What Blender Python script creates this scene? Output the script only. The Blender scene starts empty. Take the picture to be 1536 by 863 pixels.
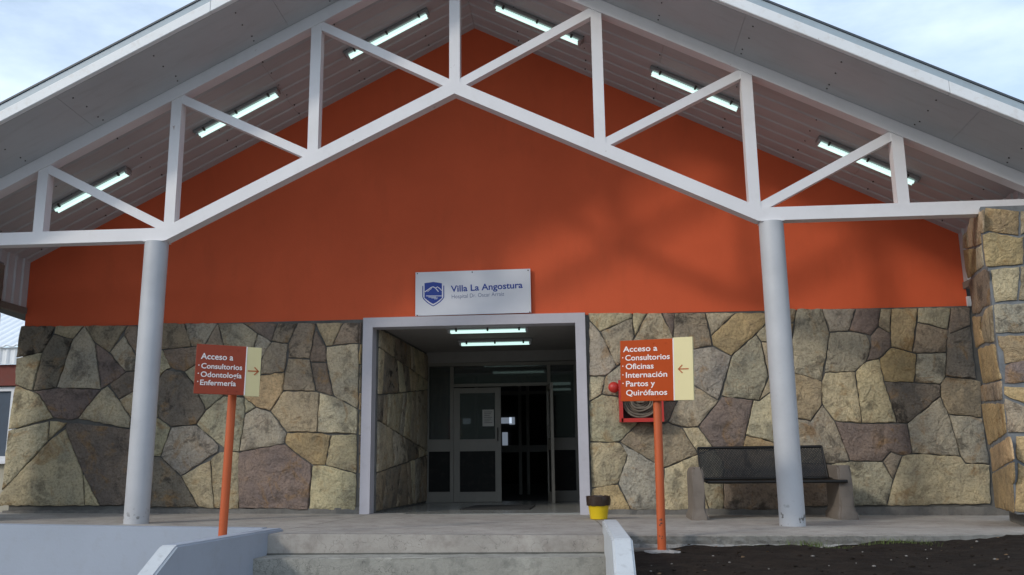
import bpy, bmesh, math, random
from mathutils import Vector, Matrix
random.seed(7)
S = bpy.context.scene
COL = S.collection
# ------------------------------------------------------------------ camera
F = 1328.71
CAM = Vector((1.3257, -11.0195, .6153))
R_ = Vector((0.99668537, 0.08042306, -0.01226399))
U_ = Vector((0.02753991, -0.19169655, 0.98106778))
D_ = Vector((-0.0765495, 0.97815365, 0.19327599))
cam = bpy.data.cameras.new('camera'); co = bpy.data.objects.new('camera', cam); COL.objects.link(co)
co.matrix_world = Matrix(((R_.x, U_.x, -D_.x, CAM.x), (R_.y, U_.y, -D_.y, CAM.y), (R_.z, U_.z, -D_.z, CAM.z), (0, 0, 0, 1)))
cam.sensor_width = 36; cam.lens = F / 1536 * 36; cam.clip_start = .05; cam.clip_end = 2000
S.camera = co
# ------------------------------------------------------------------ sky, sun, exposure
SUN_EL = math.radians(28.7); SUN_AZ = math.radians(225.7)
w = bpy.data.worlds.new('World'); S.world = w; w.use_nodes = True
nt = w.node_tree; N = nt.nodes; L = nt.links
bg = N['Background']; bg.inputs[1].default_value = .1
sky = N.new('ShaderNodeTexSky'); sky.sky_type = 'NISHITA'; sky.sun_disc = False
sky.sun_elevation = SUN_EL; sky.sun_rotation = SUN_AZ; sky.air_density = 1.0; sky.dust_density = 1.5
tc = N.new('ShaderNodeTexCoord'); mp = N.new('ShaderNodeMapping'); mp.inputs['Scale'].default_value = (1, 1, 2.6)
mp.inputs['Location'].default_value = (.35, .2, .1)
n1 = N.new('ShaderNodeTexNoise'); n1.inputs['Scale'].default_value = 3.2; n1.inputs['Detail'].default_value = 8; n1.inputs['Roughness'].default_value = .58
cr = N.new('ShaderNodeValToRGB'); cr.color_ramp.elements[0].position = .38; cr.color_ramp.elements[1].position = .62
cr.color_ramp.elements[0].color = (.45, .45, .45, 1); cr.color_ramp.elements[1].color = (.93, .93, .93, 1)
mx = N.new('ShaderNodeMix'); mx.data_type = 'RGBA'
mx.inputs['B'].default_value = (10.8, 12.9, 15.6, 1)
sb = N.new('ShaderNodeVectorMath'); sb.operation = 'MULTIPLY'; sb.inputs[1].default_value = (2.1, 2.2, 2.2)
L.new(tc.outputs['Generated'], mp.inputs[0]); L.new(mp.outputs[0], n1.inputs['Vector']); L.new(n1.outputs[0], cr.inputs[0])
L.new(cr.outputs[0], mx.inputs['Factor']); L.new(sky.outputs[0], sb.inputs[0]); L.new(sb.outputs[0], mx.inputs['A']); L.new(mx.outputs['Result'], bg.inputs[0])
sl = bpy.data.lights.new('sun', 'SUN'); so = bpy.data.objects.new('sun', sl); COL.objects.link(so)
sl.energy = 1.45; sl.angle = math.radians(6); sl.color = (1, .93, .82)
so.rotation_euler = Vector((2.0, 1.95, -1.53)).to_track_quat('-Z', 'Y').to_euler(); so.location = (-20, -20, 16)
vs = S.view_settings; vs.view_transform = 'Standard'; vs.look = 'None'; vs.exposure = -.2; vs.gamma = 1; vs.use_curve_mapping = False
S.render.engine = 'CYCLES'; S.cycles.use_denoising = True; S.cycles.max_bounces = 8; S.cycles.diffuse_bounces = 5

# ------------------------------------------------------------------ measuring helpers: where a sight line of the survey photo meets a plane
def ray(px, py): return R_ * ((px - 768) / F) + U_ * (-(py - 431.5) / F) + D_
def on(px, py, ax, v):
    d = ray(px, py); return CAM + d * ((v - CAM[ax]) / d[ax])
ZP, SL, RS = 6.3856, .5118, .053
def soff(x, y): return ZP - SL * abs(x) - RS * y
# ------------------------------------------------------------------ object helpers
def empty(name, loc=(0, 0, 0), label=None, cat=None, group=None, kind=None, rot=(0, 0, 0)):
    o = bpy.data.objects.new(name, None); COL.objects.link(o); o.location = loc; o.rotation_euler = rot
    o.empty_display_size = .1
    tag(o, label, cat, group, kind); return o
def tag(o, label=None, cat=None, group=None, kind=None):
    if label: o['label'] = label
    if cat: o['category'] = cat
    if group: o['group'] = group
    if kind: o['kind'] = kind
    return o
def top_loc(p):
    v = Vector((0, 0, 0))
    while p is not None: v += p.location; p = p.parent
    return v
def obj(name, bm, m, parent=None, smooth=False, local=False):
    me = bpy.data.meshes.new(name)
    if parent is not None and not local: bmesh.ops.translate(bm, vec=-top_loc(parent), verts=bm.verts)
    bmesh.ops.recalc_face_normals(bm, faces=bm.faces)
    bm.to_mesh(me); bm.free()
    if smooth:
        me.polygons.foreach_set('use_smooth', [True] * len(me.polygons))
        try: me.set_sharp_from_angle(angle=math.radians(40))
        except Exception: pass
    o = bpy.data.objects.new(name, me); COL.objects.link(o); o.parent = parent
    if m: me.materials.append(m)
    return o
def B(): return bmesh.new()
def box(bm, a, b, bev=0):
    x0, y0, z0 = a; x1, y1, z1 = b
    v = [bm.verts.new(p) for p in ((x0, y0, z0), (x1, y0, z0), (x1, y1, z0), (x0, y1, z0), (x0, y0, z1), (x1, y0, z1), (x1, y1, z1), (x0, y1, z1))]
    fs = [bm.faces.new([v[i] for i in q]) for q in ((3, 2, 1, 0), (4, 5, 6, 7), (0, 1, 5, 4), (1, 2, 6, 5), (2, 3, 7, 6), (3, 0, 4, 7))]
    if bev: bmesh.ops.bevel(bm, geom=list({e for f in fs for e in f.edges}), offset=bev, segments=2, affect='EDGES', profile=.6)
    return bm
def prism(bm, poly, vec, bev=0):
    a = [bm.verts.new(p) for p in poly]; b = [bm.verts.new(Vector(p) + Vector(vec)) for p in poly]; n = len(a)
    fs = [bm.faces.new(a), bm.faces.new(b[::-1])]
    for i in range(n): fs.append(bm.faces.new((a[i], b[i], b[(i + 1) % n], a[(i + 1) % n])))
    if bev: bmesh.ops.bevel(bm, geom=list({e for f in fs for e in f.edges}), offset=bev, segments=2, affect='EDGES', profile=.6)
    return bm
def tube(bm, pts, r, seg=12, cap=True):
    pts = [Vector(p) for p in pts]; rs = r if isinstance(r, (list, tuple)) else [r] * len(pts); rings = []
    pr = None
    for i, p in enumerate(pts):
        t = (pts[min(i + 1, len(pts) - 1)] - pts[max(i - 1, 0)]).normalized()
        if pr is None: pr = t.orthogonal().normalized()
        pr = (pr - t * pr.dot(t)).normalized(); q = t.cross(pr)
        rings.append([bm.verts.new(p + (pr * math.cos(k * math.tau / seg) + q * math.sin(k * math.tau / seg)) * rs[i]) for k in range(seg)])
    for a, b in zip(rings, rings[1:]):
        for k in range(seg): bm.faces.new((a[k], a[(k + 1) % seg], b[(k + 1) % seg], b[k]))
    if cap: bm.faces.new(rings[0][::-1]); bm.faces.new(rings[-1])
    return bm
def strip(bm, pts, wd, y0, y1, bev=0, closed=False):
    """mitred bar along a polyline in the x-z plane, from y0 to y1"""
    P = [Vector((p[0], p[1])) for p in pts]; n = len(P); A = []; Bq = []
    for i in range(n):
        d0 = (P[i] - P[i - 1]).normalized() if i else None
        d1 = (P[i + 1] - P[i]).normalized() if i < n - 1 else None
        if d0 is None: d0 = d1
        if d1 is None: d1 = d0
        nrm = Vector((-(d0 + d1).y, (d0 + d1).x)).normalized(); k = wd / 2 / max(.3, nrm.dot(Vector((-d1.y, d1.x))))
        A.append(P[i] + nrm * k); Bq.append(P[i] - nrm * k)
    rows = [[bm.verts.new((a.x, y0, a.y)), bm.verts.new((b.x, y0, b.y)), bm.verts.new((b.x, y1, b.y)), bm.verts.new((a.x, y1, a.y))] for a, b in zip(A, Bq)]
    fs = []
    for p, q in zip(rows, rows[1:]):
        for k in range(4): fs.append(bm.faces.new((p[k], q[k], q[(k + 1) % 4], p[(k + 1) % 4])))
    fs.append(bm.faces.new(rows[0])); fs.append(bm.faces.new(rows[-1][::-1]))
    if bev: bmesh.ops.bevel(bm, geom=list({e for f in fs for e in f.edges if len(e.link_faces) == 2 and e.calc_face_angle(0) > .5}), offset=bev, segments=2, affect='EDGES', profile=.6)
    return bm
# ------------------------------------------------------------------ materials
class G:
    def __init__(s, name):
        s.m = bpy.data.materials.new(name); s.m.use_nodes = True; s.t = s.m.node_tree; s.b = s.t.nodes['Principled BSDF']
        s.tc = s.t.nodes.new('ShaderNodeTexCoord')
    def n(s, ty, **k):
        x = s.t.nodes.new(ty)
        for a, v in k.items(): setattr(x, a, v)
        return x
    def l(s, a, b): s.t.links.new(a, b)
    def noise(s, scale, detail=4, rough=.55, vec=None, stretch=None, dist=0):
        x = s.n('ShaderNodeTexNoise'); x.inputs['Scale'].default_value = scale; x.inputs['Detail'].default_value = detail
        x.inputs['Roughness'].default_value = rough; x.inputs['Distortion'].default_value = dist
        v = vec or s.tc.outputs['Object']
        if stretch:
            mpp = s.n('ShaderNodeMapping'); mpp.inputs['Scale'].default_value = stretch; s.l(v, mpp.inputs[0]); v = mpp.outputs[0]
        s.l(v, x.inputs['Vector']); return x.outputs[0]
    def ramp(s, fac, a, b, ca=0., cb=1.):
        r = s.n('ShaderNodeMapRange'); r.inputs['From Min'].default_value = a; r.inputs['From Max'].default_value = b
        r.inputs['To Min'].default_value = ca; r.inputs['To Max'].default_value = cb; s.l(fac, r.inputs['Value']); return r.outputs[0]
    def mix(s, fac, a, b, mode='MIX'):
        x = s.n('ShaderNodeMix', data_type='RGBA', blend_type=mode)
        for k, v in (('Factor', fac), ('A', a), ('B', b)):
            if isinstance(v, (int, float)): x.inputs[k].default_value = v
            elif isinstance(v, tuple): x.inputs[k].default_value = (*v, 1)
            else: s.l(v, x.inputs[k])
        return x.outputs['Result']
    def math(s, op, a, b):
        x = s.n('ShaderNodeMath', operation=op)
        for i, v in enumerate((a, b)):
            if isinstance(v, (int, float)): x.inputs[i].default_value = v
            else: s.l(v, x.inputs[i])
        return x.outputs[0]
    def bump(s, h, st, dist=.01):
        x = s.n('ShaderNodeBump'); x.inputs['Strength'].default_value = st; x.inputs['Distance'].default_value = dist
        s.l(h, x.inputs['Height']); s.l(x.outputs[0], s.b.inputs['Normal'])
    def col(s, c): s.l(c, s.b.inputs['Base Color'])
    def set(s, rough=.6, metal=0, spec=.5):
        s.b.inputs['Roughness'].default_value = rough; s.b.inputs['Metallic'].default_value = metal; s.b.inputs['Specular IOR Level'].default_value = spec; return s.m
def paint(name, c, rough=.5, var=.12, sc=2.5, dirt=.25, dsc=9, bump=.15, bsc=60, metal=0, dirtcol=(.10, .085, .07), streak=None, spec=.5, rust=0):
    g = G(name)
    a = tuple(v * (1 - var) for v in c); b = tuple(min(1, v * (1 + var)) for v in c)
    c1 = g.mix(g.ramp(g.noise(sc, 5), .3, .7), a, b)
    d = g.ramp(g.noise(dsc, 7, .65, stretch=streak), .52, .8, 0, dirt)
    cc = g.mix(d, c1, dirtcol)
    if rust:
        cc = g.mix(g.ramp(g.noise(7, 6, .6, dist=.4), .70, .735, 0, rust), cc, (.20, .065, .02))
    g.col(cc)
    g.bump(g.noise(bsc, 4), bump, .004)
    return g.set(rough, metal, spec)
M = {}
M['orange'] = paint('orange_stucco', (.68, .122, .050), .85, .08, .8, .18, 1.6, .5, 110, dirtcol=(.30, .07, .035), streak=(2.2, 1, .7), spec=.2)
M['white_steel'] = paint('white_painted_steel', (.74, .72, .73), .45, .04, 1.5, .14, 5, .1, 30, dirtcol=(.35, .30, .26), rust=.65)
M['soffit'] = paint('grey_soffit_sheet', (.47, .475, .49), .5, .09, .9, .25, 2.2, .12, 12, dirtcol=(.2, .17, .16), streak=(1, 6, 1))
M['fascia'] = paint('fascia_white', (.78, .79, .80), .5, .04, 1.5, .3, 14, .1, 30, dirtcol=(.4, .3, .2), rust=.8)
M['flashing'] = paint('flashing_blue_grey', (.36, .43, .48), .4, .06, 2, .2, 6, .1, 30)
M['roof'] = paint('dark_roof_sheet', (.06, .07, .085), .5, .1)
M['frame'] = paint('lavender_frame_paint', (.50, .48, .52), .55, .05, 2, .2, 12, .15, 50, dirtcol=(.25, .22, .2))
M['ceiling'] = paint('ceiling_plaster', (.30, .28, .265), .8, .06)
M['mortar'] = paint('mortar_dark', (.13, .125, .115), .95, .25, 6, .4, 20, .9, 60, dirtcol=(.03, .03, .03))
M['mortar_light'] = paint('mortar_grey', (.20, .21, .22), .95, .2, 8, .4, 20, .9, 60, dirtcol=(.06, .06, .06))
M['tile'] = paint('vestibule_floor', (.26, .26, .245), .22, .08, 3, .3, 5, .05, 10)
M['alu'] = paint('bronze_grey_door_frame', (.22, .20, .17), .45, .08, 2, .15, 10, .05, 30)
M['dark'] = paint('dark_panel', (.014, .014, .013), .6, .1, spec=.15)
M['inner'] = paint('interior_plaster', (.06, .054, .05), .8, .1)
M['orange_pole'] = paint('orange_pole_paint', (.52, .10, .025), .5, .06, 3, .2, 9, .1, 40, dirtcol=(.3, .06, .03))
M['red_sign'] = paint('brick_red_sign_enamel', (.43, .058, .006), .5, .05, 3, .1, 6, .03, 30, dirtcol=(.3, .05, .02), spec=.15)
M['red_sign_dull'] = paint('dull_red_sign_enamel', (.30, .055, .028), .5, .08, 3, .25, 6, .03, 30, dirtcol=(.25, .05, .03), spec=.2)  # darker, duller red, used on the left sign only
M['cream'] = paint('cream_sign_enamel', (.72, .62, .33), .45, .03, 3, .1, 8, .03, 30, dirtcol=(.5, .4, .2))
M['cream_dull'] = paint('dull_cream_sign_enamel', (.64, .55, .29), .5, .04, 3, .15, 8, .03, 30, dirtcol=(.4, .3, .2))
M['letter'] = paint('white_lettering', (.80, .74, .72), .5, .02, 3, 0)
M['arrow'] = paint('brown_arrow', (.42, .10, .02), .5, .02, 3, 0)
M['board'] = paint('white_board', (.70, .70, .74), .35, .03, 2, .1, 3, .03, 20, dirtcol=(.5, .48, .5))
M['navy'] = paint('navy_lettering', (.006, .035, .28), .5, .02, 3, 0)
M['navy_grey'] = paint('grey_blue_lettering', (.10, .12, .25), .5, .02, 3, 0)
M['steel'] = paint('dark_bolt', (.05, .045, .04), .5, .1)
M['mesh'] = paint('black_expanded_steel', (.014, .013, .012), .35, .1, 5, .1, 20, .05, 50, metal=.3)
M['bench_con'] = paint('brown_grey_concrete', (.185, .155, .13), .9, .12, 4, .35, 14, .6, 60, dirtcol=(.10, .08, .065))
M['cab_red'] = paint('red_cabinet', (.50, .03, .02), .4, .06)
M['cab_in'] = paint('cabinet_inside', (.05, .012, .01), .7, .1)
M['hose'] = paint('canvas_hose', (.18, .145, .11), .9, .12, 12, .35, 30, .4, 160, dirtcol=(.15, .11, .09))
M['yellow'] = paint('yellow_pot', (.72, .50, .01), .4, .04, 4, .12, 12, .05, 30, dirtcol=(.3, .2, .03))
M['bag'] = paint('brown_black_bag', (.035, .020, .014), .3, .2, 8, .2, 30, .8, 40)
M['mat'] = paint('black_doormat', (.02, .02, .02), .95, .15, 8, .2, 30, .8, 150)
M['paper'] = paint('paper_notice', (.55, .53, .5), .8, .03)
M['winframe'] = paint('white_window_frame', (.7, .7, .72), .5, .04)
M['annexroof'] = paint('white_corrugated_roof', (.80, .82, .84), .45, .04, 2, .15, 6, .1, 30, dirtcol=(.5, .5, .5))
M['annexred'] = paint('dark_red_band', (.16, .03, .018), .7, .1)
M['annexwall'] = paint('beige_annex_wall', (.42, .38, .30), .8, .08)
M['planter'] = paint('blue_grey_wall_paint', (.35, .385, .45), .7, .06, 1.2, .35, 7, .35, 40, dirtcol=(.28, .27, .27))
M['cheek'] = paint('worn_white_paint', (.52, .535, .55), .75, .06, 3, .55, 16, .5, 50, dirtcol=(.26, .25, .24))
def glassmat():
    g = G('dark_window_glass'); g.b.inputs['Base Color'].default_value = (.01, .012, .012, 1)
    g.b.inputs['Transmission Weight'].default_value = .75; g.b.inputs['Alpha'].default_value = 1; g.b.inputs['IOR'].default_value = 1.5
    g.b.inputs['Base Color'].default_value = (.25, .27, .26, 1)
    return g.set(.03, 0, .2)
M['glass'] = glassmat()
def emit(name, c, s):
    g = G(name); g.b.inputs['Base Color'].default_value = (.8, .8, .8, 1); g.b.inputs['Emission Color'].default_value = (*c, 1); g.b.inputs['Emission Strength'].default_value = s
    return g.set(.4)
M['housing'] = paint('grey_lamp_housing', (.27, .27, .27), .5, .06)
M['tube'] = emit('fluorescent_tube', (.62, .93, .86), 1.25)
M['hall_tube'] = emit('dim_hall_tube', (.6, .8, .78), .35)
M['daywin'] = emit('far_daylight_window', (.55, .65, .8), .3)
def concrete(name, base, stain, bump=.5, crack=True, sc=1.0):
    g = G(name)
    a = tuple(v * .78 for v in base); b = tuple(min(1, v * 1.18) for v in base)
    c = g.mix(g.ramp(g.noise(1.6 * sc, 6, .6), .3, .7), a, b)
    c = g.mix(g.ramp(g.noise(7 * sc, 8, .7), .48, .74, 0, .65), c, stain)
    c = g.mix(g.ramp(g.noise(60 * sc, 3), .55, .8, 0, .35), c, tuple(v * .45 for v in base))
    if crack:
        v = g.n('ShaderNodeTexVoronoi', feature='DISTANCE_TO_EDGE'); v.inputs['Scale'].default_value = 1.1
        ds = g.n('ShaderNodeVectorMath', operation='ADD'); nn = g.n('ShaderNodeTexNoise'); nn.inputs['Scale'].default_value = 5; nn.inputs['Detail'].default_value = 5
        g.l(g.tc.outputs['Object'], nn.inputs['Vector']); g.l(g.tc.outputs['Object'], ds.inputs[0]); g.l(nn.outputs['Color'], ds.inputs[1]); g.l(ds.outputs[0], v.inputs['Vector'])
        c = g.mix(g.ramp(v.outputs['Distance'], 0, .006, .6, 0), c, (.05, .045, .04))
    g.col(c); g.bump(g.noise(35 * sc, 8, .7), bump, .01)
    return g.set(.88)
M['porch'] = concrete('porch_concrete', (.37, .34, .305), (.19, .155, .135))
M['stepcon'] = concrete('step_concrete', (.335, .322, .285), (.10, .102, .09), 1.0, True, 1.3)
M['kerbcon'] = concrete('crumbling_edge_concrete', (.36, .34, .32), (.09, .08, .07), 1.0, False, 2.5)
M['slabface'] = concrete('rough_slab_face', (.21, .20, .18), (.07, .065, .055), 1.0, True, 2.0)
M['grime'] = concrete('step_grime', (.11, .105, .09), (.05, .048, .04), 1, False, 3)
M['plinth'] = concrete('plinth_concrete', (.19, .18, .165), (.09, .085, .08), 1.0, False, 2)
M['path'] = concrete('path_concrete', (.30, .29, .27), (.2, .19, .17))
M['ground'] = concrete('ground_gravel', (.20, .19, .175), (.12, .11, .10), 1, False)
def soilmat():
    g = G('dark_soil')
    c = g.mix(g.ramp(g.noise(5, 8, .7), .3, .7), (.014, .0095, .007), (.044, .031, .0225))
    c = g.mix(g.ramp(g.noise(90, 3), .64, .72, 0, .7), c, (.10, .085, .065))
    g.col(c); g.bump(g.noise(28, 9, .75), 1, .05); return g.set(.97, 0, .2)
M['soil'] = soilmat()
def stonemat():
    g = G('split_stone'); oi = g.n('ShaderNodeObjectInfo')
    sc = g.n('ShaderNodeVectorMath', operation='SCALE'); sc.inputs['Scale'].default_value = 37.0
    cb = g.n('ShaderNodeCombineXYZ'); g.l(oi.outputs['Random'], cb.inputs[0]); g.l(oi.outputs['Random'], cb.inputs[2]); g.l(cb.outputs[0], sc.inputs[0])
    ad = g.n('ShaderNodeVectorMath', operation='ADD'); g.l(g.tc.outputs['Object'], ad.inputs[0]); g.l(sc.outputs[0], ad.inputs[1]); V = ad.outputs[0]
    base = oi.outputs['Color']
    c = g.mix(g.ramp(g.noise(2.2, 6, .6, V), .32, .68, 0, 1), g.mix(1., base, (.70, .72, .76), 'MULTIPLY'), g.mix(1., base, (1.22, 1.17, 1.08), 'MULTIPLY'))
    oc = g.math('MULTIPLY', g.ramp(g.noise(2.9, 8, .66, V, dist=.9), .55, .66), .6)
    c = g.mix(oc, c, (.36, .205, .075))
    pk = g.math('MULTIPLY', g.ramp(g.noise(3.7, 6, .6, V, dist=.3), .56, .72), .35)
    c = g.mix(pk, c, (.26, .18, .14))
    st = g.math('MULTIPLY', g.ramp(g.noise(3.6, 9, .72, V, dist=.5), .52, .61), oi.outputs['Alpha'])
    c = g.mix(st, c, (.045, .038, .033))
    c = g.mix(g.ramp(g.noise(34, 8, .78, V), .48, .60, 0, .55), c, g.mix(1., c, (.45, .42, .39), 'MULTIPLY'))
    c = g.mix(g.ramp(g.noise(75, 4, .7, V), .60, .72, 0, .45), c, g.mix(1., c, (1.7, 1.65, 1.5), 'MULTIPLY'))
    g.col(c)
    h = g.math('ADD', g.math('MULTIPLY', g.noise(6, 8, .62, V, dist=1.2), 1.0), g.math('MULTIPLY', g.noise(45, 6, .7, V), .28))
    g.bump(h, 1.0, .06); return g.set(.86, 0, .3)
M['stone'] = stonemat()
def colmat():
    g = G('column_paint')
    c = g.mix(g.ramp(g.noise(2, 5), .3, .7), (.44, .445, .465), (.53, .535, .555))
    sx = g.n('ShaderNodeSeparateXYZ'); g.l(g.tc.outputs['Object'], sx.inputs[0])
    low = g.ramp(sx.outputs['Z'], .06, .22, 1, 0)
    chips = g.math('MULTIPLY', g.ramp(g.noise(15, 4, .55), .60, .63), low)
    c = g.mix(chips, c, (.16, .155, .15))
    c = g.mix(g.ramp(g.noise(30, 5), .62, .75, 0, .3), c, (.36, .36, .37))
    g.col(c); g.bump(g.noise(25, 5), .15, .005); return g.set(.5)
M['column'] = colmat()

# ================================================================== SETTING: ground, path, porch, steps, soil
bm = B(); box(bm, (-600, -600, -1.3), (600, 900, -1.06)); tag(obj('ground', bm, M['ground']), kind='structure')
bm = B(); box(bm, (-1.9, -40, -1.2), (2.0, -4.4, -1.054)); tag(obj('path', bm, M['path']), kind='structure')
def fl(x): return -.010 * x
bm = B()
poly = [(-9, -2.80), (-1.50, -2.80), (-1.50, -3.10), (1.60, -3.10), (1.63, -3.02), (4.0, -2.93), (5.6, -2.60), (9, -2.5), (9, .2), (-9, .2)]
top = [bm.verts.new((x, y, fl(x))) for x, y in poly]; bot = [bm.verts.new((x, y, -.075 + fl(x) if x > 1.62 and y < 0 else -.6)) for x, y in poly]
bm.faces.new(top); bm.faces.new(bot[::-1])
for i in range(len(poly)): bm.faces.new((top[i], bot[i], bot[(i + 1) % len(poly)], top[(i + 1) % len(poly)]))
bmesh.ops.bevel(bm, geom=[e for e in bm.edges if all(v in top for v in e.verts)], offset=.012, segments=2, affect='EDGES')
tag(obj('porch_floor', bm, M['porch']), kind='structure')
# rough white mortar footing under the slab edge, right
bm = B()
xs = [1.66 + i * .06 for i in range(70)]
pv = None
for x in xs:
    ye = (-3.02 + (x - 1.6) * .0375 if x < 4 else -2.93 + (x - 4) * .206)
    j = random.uniform(0, .03); z1 = fl(x) - .072; z0 = z1 - (.10 if x < 2.3 else .04) - random.uniform(0, .02); yy = ye - .018 - j * (1.6 if x < 2.6 else .6)
    row = [bm.verts.new((x, ye + .05, z1)), bm.verts.new((x, yy, z1 - random.uniform(.0, .012))), bm.verts.new((x, yy - random.uniform(0, .03), z0)), bm.verts.new((x, ye + .05, z0))]
    if pv:
        for k in range(4): bm.faces.new((pv[k], row[k], row[(k + 1) % 4], pv[(k + 1) % 4]))
    pv = row
tag(obj('slab_footing', bm, M['kerbcon']), kind='structure')
bm = B(); pv = None
for i in range(150):
    x = 1.64 + i * .05
    ye = (-3.02 + (x - 1.63) * .038 if x < 4 else -2.93 + (x - 4) * .206 if x < 5.6 else -2.6 + (x - 5.6) * .03)
    a = random.uniform(0, .010); b = random.uniform(0, .014) ; c_ = random.uniform(0, .01)
    row = [bm.verts.new((x, ye + .02, fl(x) + .0015)), bm.verts.new((x, ye - .004 - a * .4, fl(x) - .006 - c_)), bm.verts.new((x, ye - .006 - b, fl(x) - .045)), bm.verts.new((x, ye - .004 - a, fl(x) - .078 - c_)), bm.verts.new((x, ye + .02, fl(x) - .078))]
    if pv:
        for k in range(5): bm.faces.new((pv[k], row[k], row[(k + 1) % 5], pv[(k + 1) % 5]))
    pv = row
tag(obj('slab_edge', bm, M['slabface']), kind='structure')
bm = B()
def jline(pts, wd):
    for (xa, ya), (xb, yb) in zip(pts, pts[1:]):
        d = Vector((xb - xa, yb - ya)).normalized(); nx_, ny_ = -d.y * wd, d.x * wd
        bm.faces.new([bm.verts.new((x, y, fl(x) + .0022)) for x, y in ((xa + nx_, ya + ny_), (xb + nx_, yb + ny_), (xb - nx_, yb - ny_), (xa - nx_, ya - ny_))])
jline([(-1.52, -2.74), (-1.43, -1.9), (-1.36, -1.1), (-1.31, -.5), (-1.30, -.02)], .004)
jline([(-1.40, -3.02), (-.4, -3.015), (.6, -3.03), (1.45, -3.02)], .004)
jline([(1.35, -.06), (1.45, -1.5), (1.52, -2.9)], .004)
tag(obj('floor_joints', bm, M['steel']), kind='structure')
from mathutils import noise as mn
# steps: each step a part
st = empty('entrance_steps', (0, -3.1, -1.06), 'worn grey concrete steps climbing to the porch in front of the entrance', 'steps')
for k in range(1, 7):
    bm = B(); y1 = -3.10 - .285 * (k - 1); box(bm, (-1.545, y1 - .285, -1.06), (1.50, y1 + .04 if k > 1 else y1 - .002, -.17 * k + .008), .008)
    bmesh.ops.subdivide_edges(bm, edges=[e for e in bm.edges if e.calc_length() > 1.5], cuts=24)
    for v in bm.verts: v.co += Vector((0, random.uniform(-.004, .004), random.uniform(-.004, .003)))
    obj('step', bm, M['stepcon'], st)
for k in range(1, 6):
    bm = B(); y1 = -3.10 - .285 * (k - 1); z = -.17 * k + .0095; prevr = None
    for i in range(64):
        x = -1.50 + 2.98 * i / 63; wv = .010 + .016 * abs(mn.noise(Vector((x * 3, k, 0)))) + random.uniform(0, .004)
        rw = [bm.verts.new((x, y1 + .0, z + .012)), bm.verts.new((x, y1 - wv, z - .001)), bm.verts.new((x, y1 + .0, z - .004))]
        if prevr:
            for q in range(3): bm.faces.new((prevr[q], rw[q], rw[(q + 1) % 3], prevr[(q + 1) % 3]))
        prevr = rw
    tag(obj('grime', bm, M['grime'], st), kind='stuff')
# soil bank on the right
bm = B(); nx, ny = 150, 90; g = []
def soilb(x): return -.135 + .035 * min(1, max(0, (x - 1.9) / .8)) + .045 * min(1, max(0, (x - 3.9) / 1.2))
from mathutils import noise as mn
for j in range(ny + 1):
    row = []
    for i in range(nx + 1):
        x = 1.60 + 9.5 * (i / nx); t = j / ny
        y0 = (-2.98 + (x - 1.6) * .0375 if x < 4 else -2.89 + (x - 4) * .206); y0 = min(y0, -2.45)
        y = y0 + (-7.6 - y0) * t ** 1.3
        z = soilb(x) - .07 * t - (max(0, t - .75) * 3.6) ** 2
        z += .035 * mn.noise(Vector((x * 2.2, y * 2.2, 3))) + .014 * mn.noise(Vector((x * 9, y * 9, 5))) + .008 * mn.noise(Vector((x * 24, y * 24, 1)))
        if j == 0: z = min(z, -.055)
        row.append(bm.verts.new((x, y, z)))
    g.append(row)
for j in range(ny):
    for i in range(nx): bm.faces.new((g[j][i], g[j][i + 1], g[j + 1][i + 1], g[j + 1][i]))
tag(obj('soil', bm, M['soil'], smooth=True), kind='structure')
def soilz(x, y): return soilb(x) + .035 * mn.noise(Vector((x * 2.2, y * 2.2, 3)))
# pebbles and grass tufts
bm = B()
for _ in range(38):
    x = random.uniform(1.75, 6.5); y = random.uniform(-4.6, -3.08); r = random.choice([.005, .006, .006, .008, .011])
    mtx = Matrix.Translation((x, y, soilz(x, y) + .001 - .07 * max(0, (-3 - y) / 4.6) ** .77 + r * .3)) @ Matrix.Diagonal((r * random.uniform(.8, 1.5), r, r * .7, 1))
    bmesh.ops.create_icosphere(bm, subdivisions=1, radius=1, matrix=mtx)
tag(obj('pebbles', bm, paint('pale_pebbles', (.22, .20, .18), .8, .3)), 'small pale pebbles scattered on the dark soil', 'pebbles', kind='stuff')
bm = B()
for _ in range(450):
    x = random.uniform(1.68, 7.5); y = random.uniform(-5.2, -3.03) ; r = random.choice([.005, .006, .008, .010, .016]) * random.uniform(.7, 1.1)
    mtx = Matrix.Translation((x, y, soilz(x, y) - .07 * max(0, (-3 - y) / 4.6) ** .77 + r * .1)) @ Matrix.Rotation(random.uniform(0, 6), 4, 'Z') @ Matrix.Diagonal((r * random.uniform(.8, 1.7), r, r * .65, 1))
    vv = bmesh.ops.create_icosphere(bm, subdivisions=1, radius=1, matrix=mtx)['verts']
    for v in vv: v.co += Vector((random.uniform(-.25, .25), random.uniform(-.25, .25), random.uniform(-.2, .2))) * r
tag(obj('soil_clods', bm, M['soil']), 'dark crumbs and clods of soil on the bank', 'soil clods', kind='stuff')
bm = B()
for _ in range(70):
    x = random.uniform(1.7, 6.6); y = random.choice([random.uniform(-4.6, -3.1), random.uniform(-3.25, -3.05)]); a = random.uniform(0, 6.28); l = random.uniform(.012, .028)
    z = soilz(x, y) - .07 * max(0, (-3 - y) / 4.6) ** .77 + .012; c_, s_ = math.cos(a) * l, math.sin(a) * l; hh_ = random.uniform(0, .012)
    v = [bm.verts.new(p) for p in ((x - c_, y - s_, z), (x - s_ * .4, y + c_ * .4, z + hh_), (x + c_, y + s_, z + hh_ * .5), (x + s_ * .4, y - c_ * .4, z))]; bm.faces.new(v)
tag(obj('dry_leaves', bm, paint('dry_leaf', (.13, .075, .035), .8, .4, 20, .3)), 'small dry brown leaves lying on the dark soil', 'leaves', kind='stuff')
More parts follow.
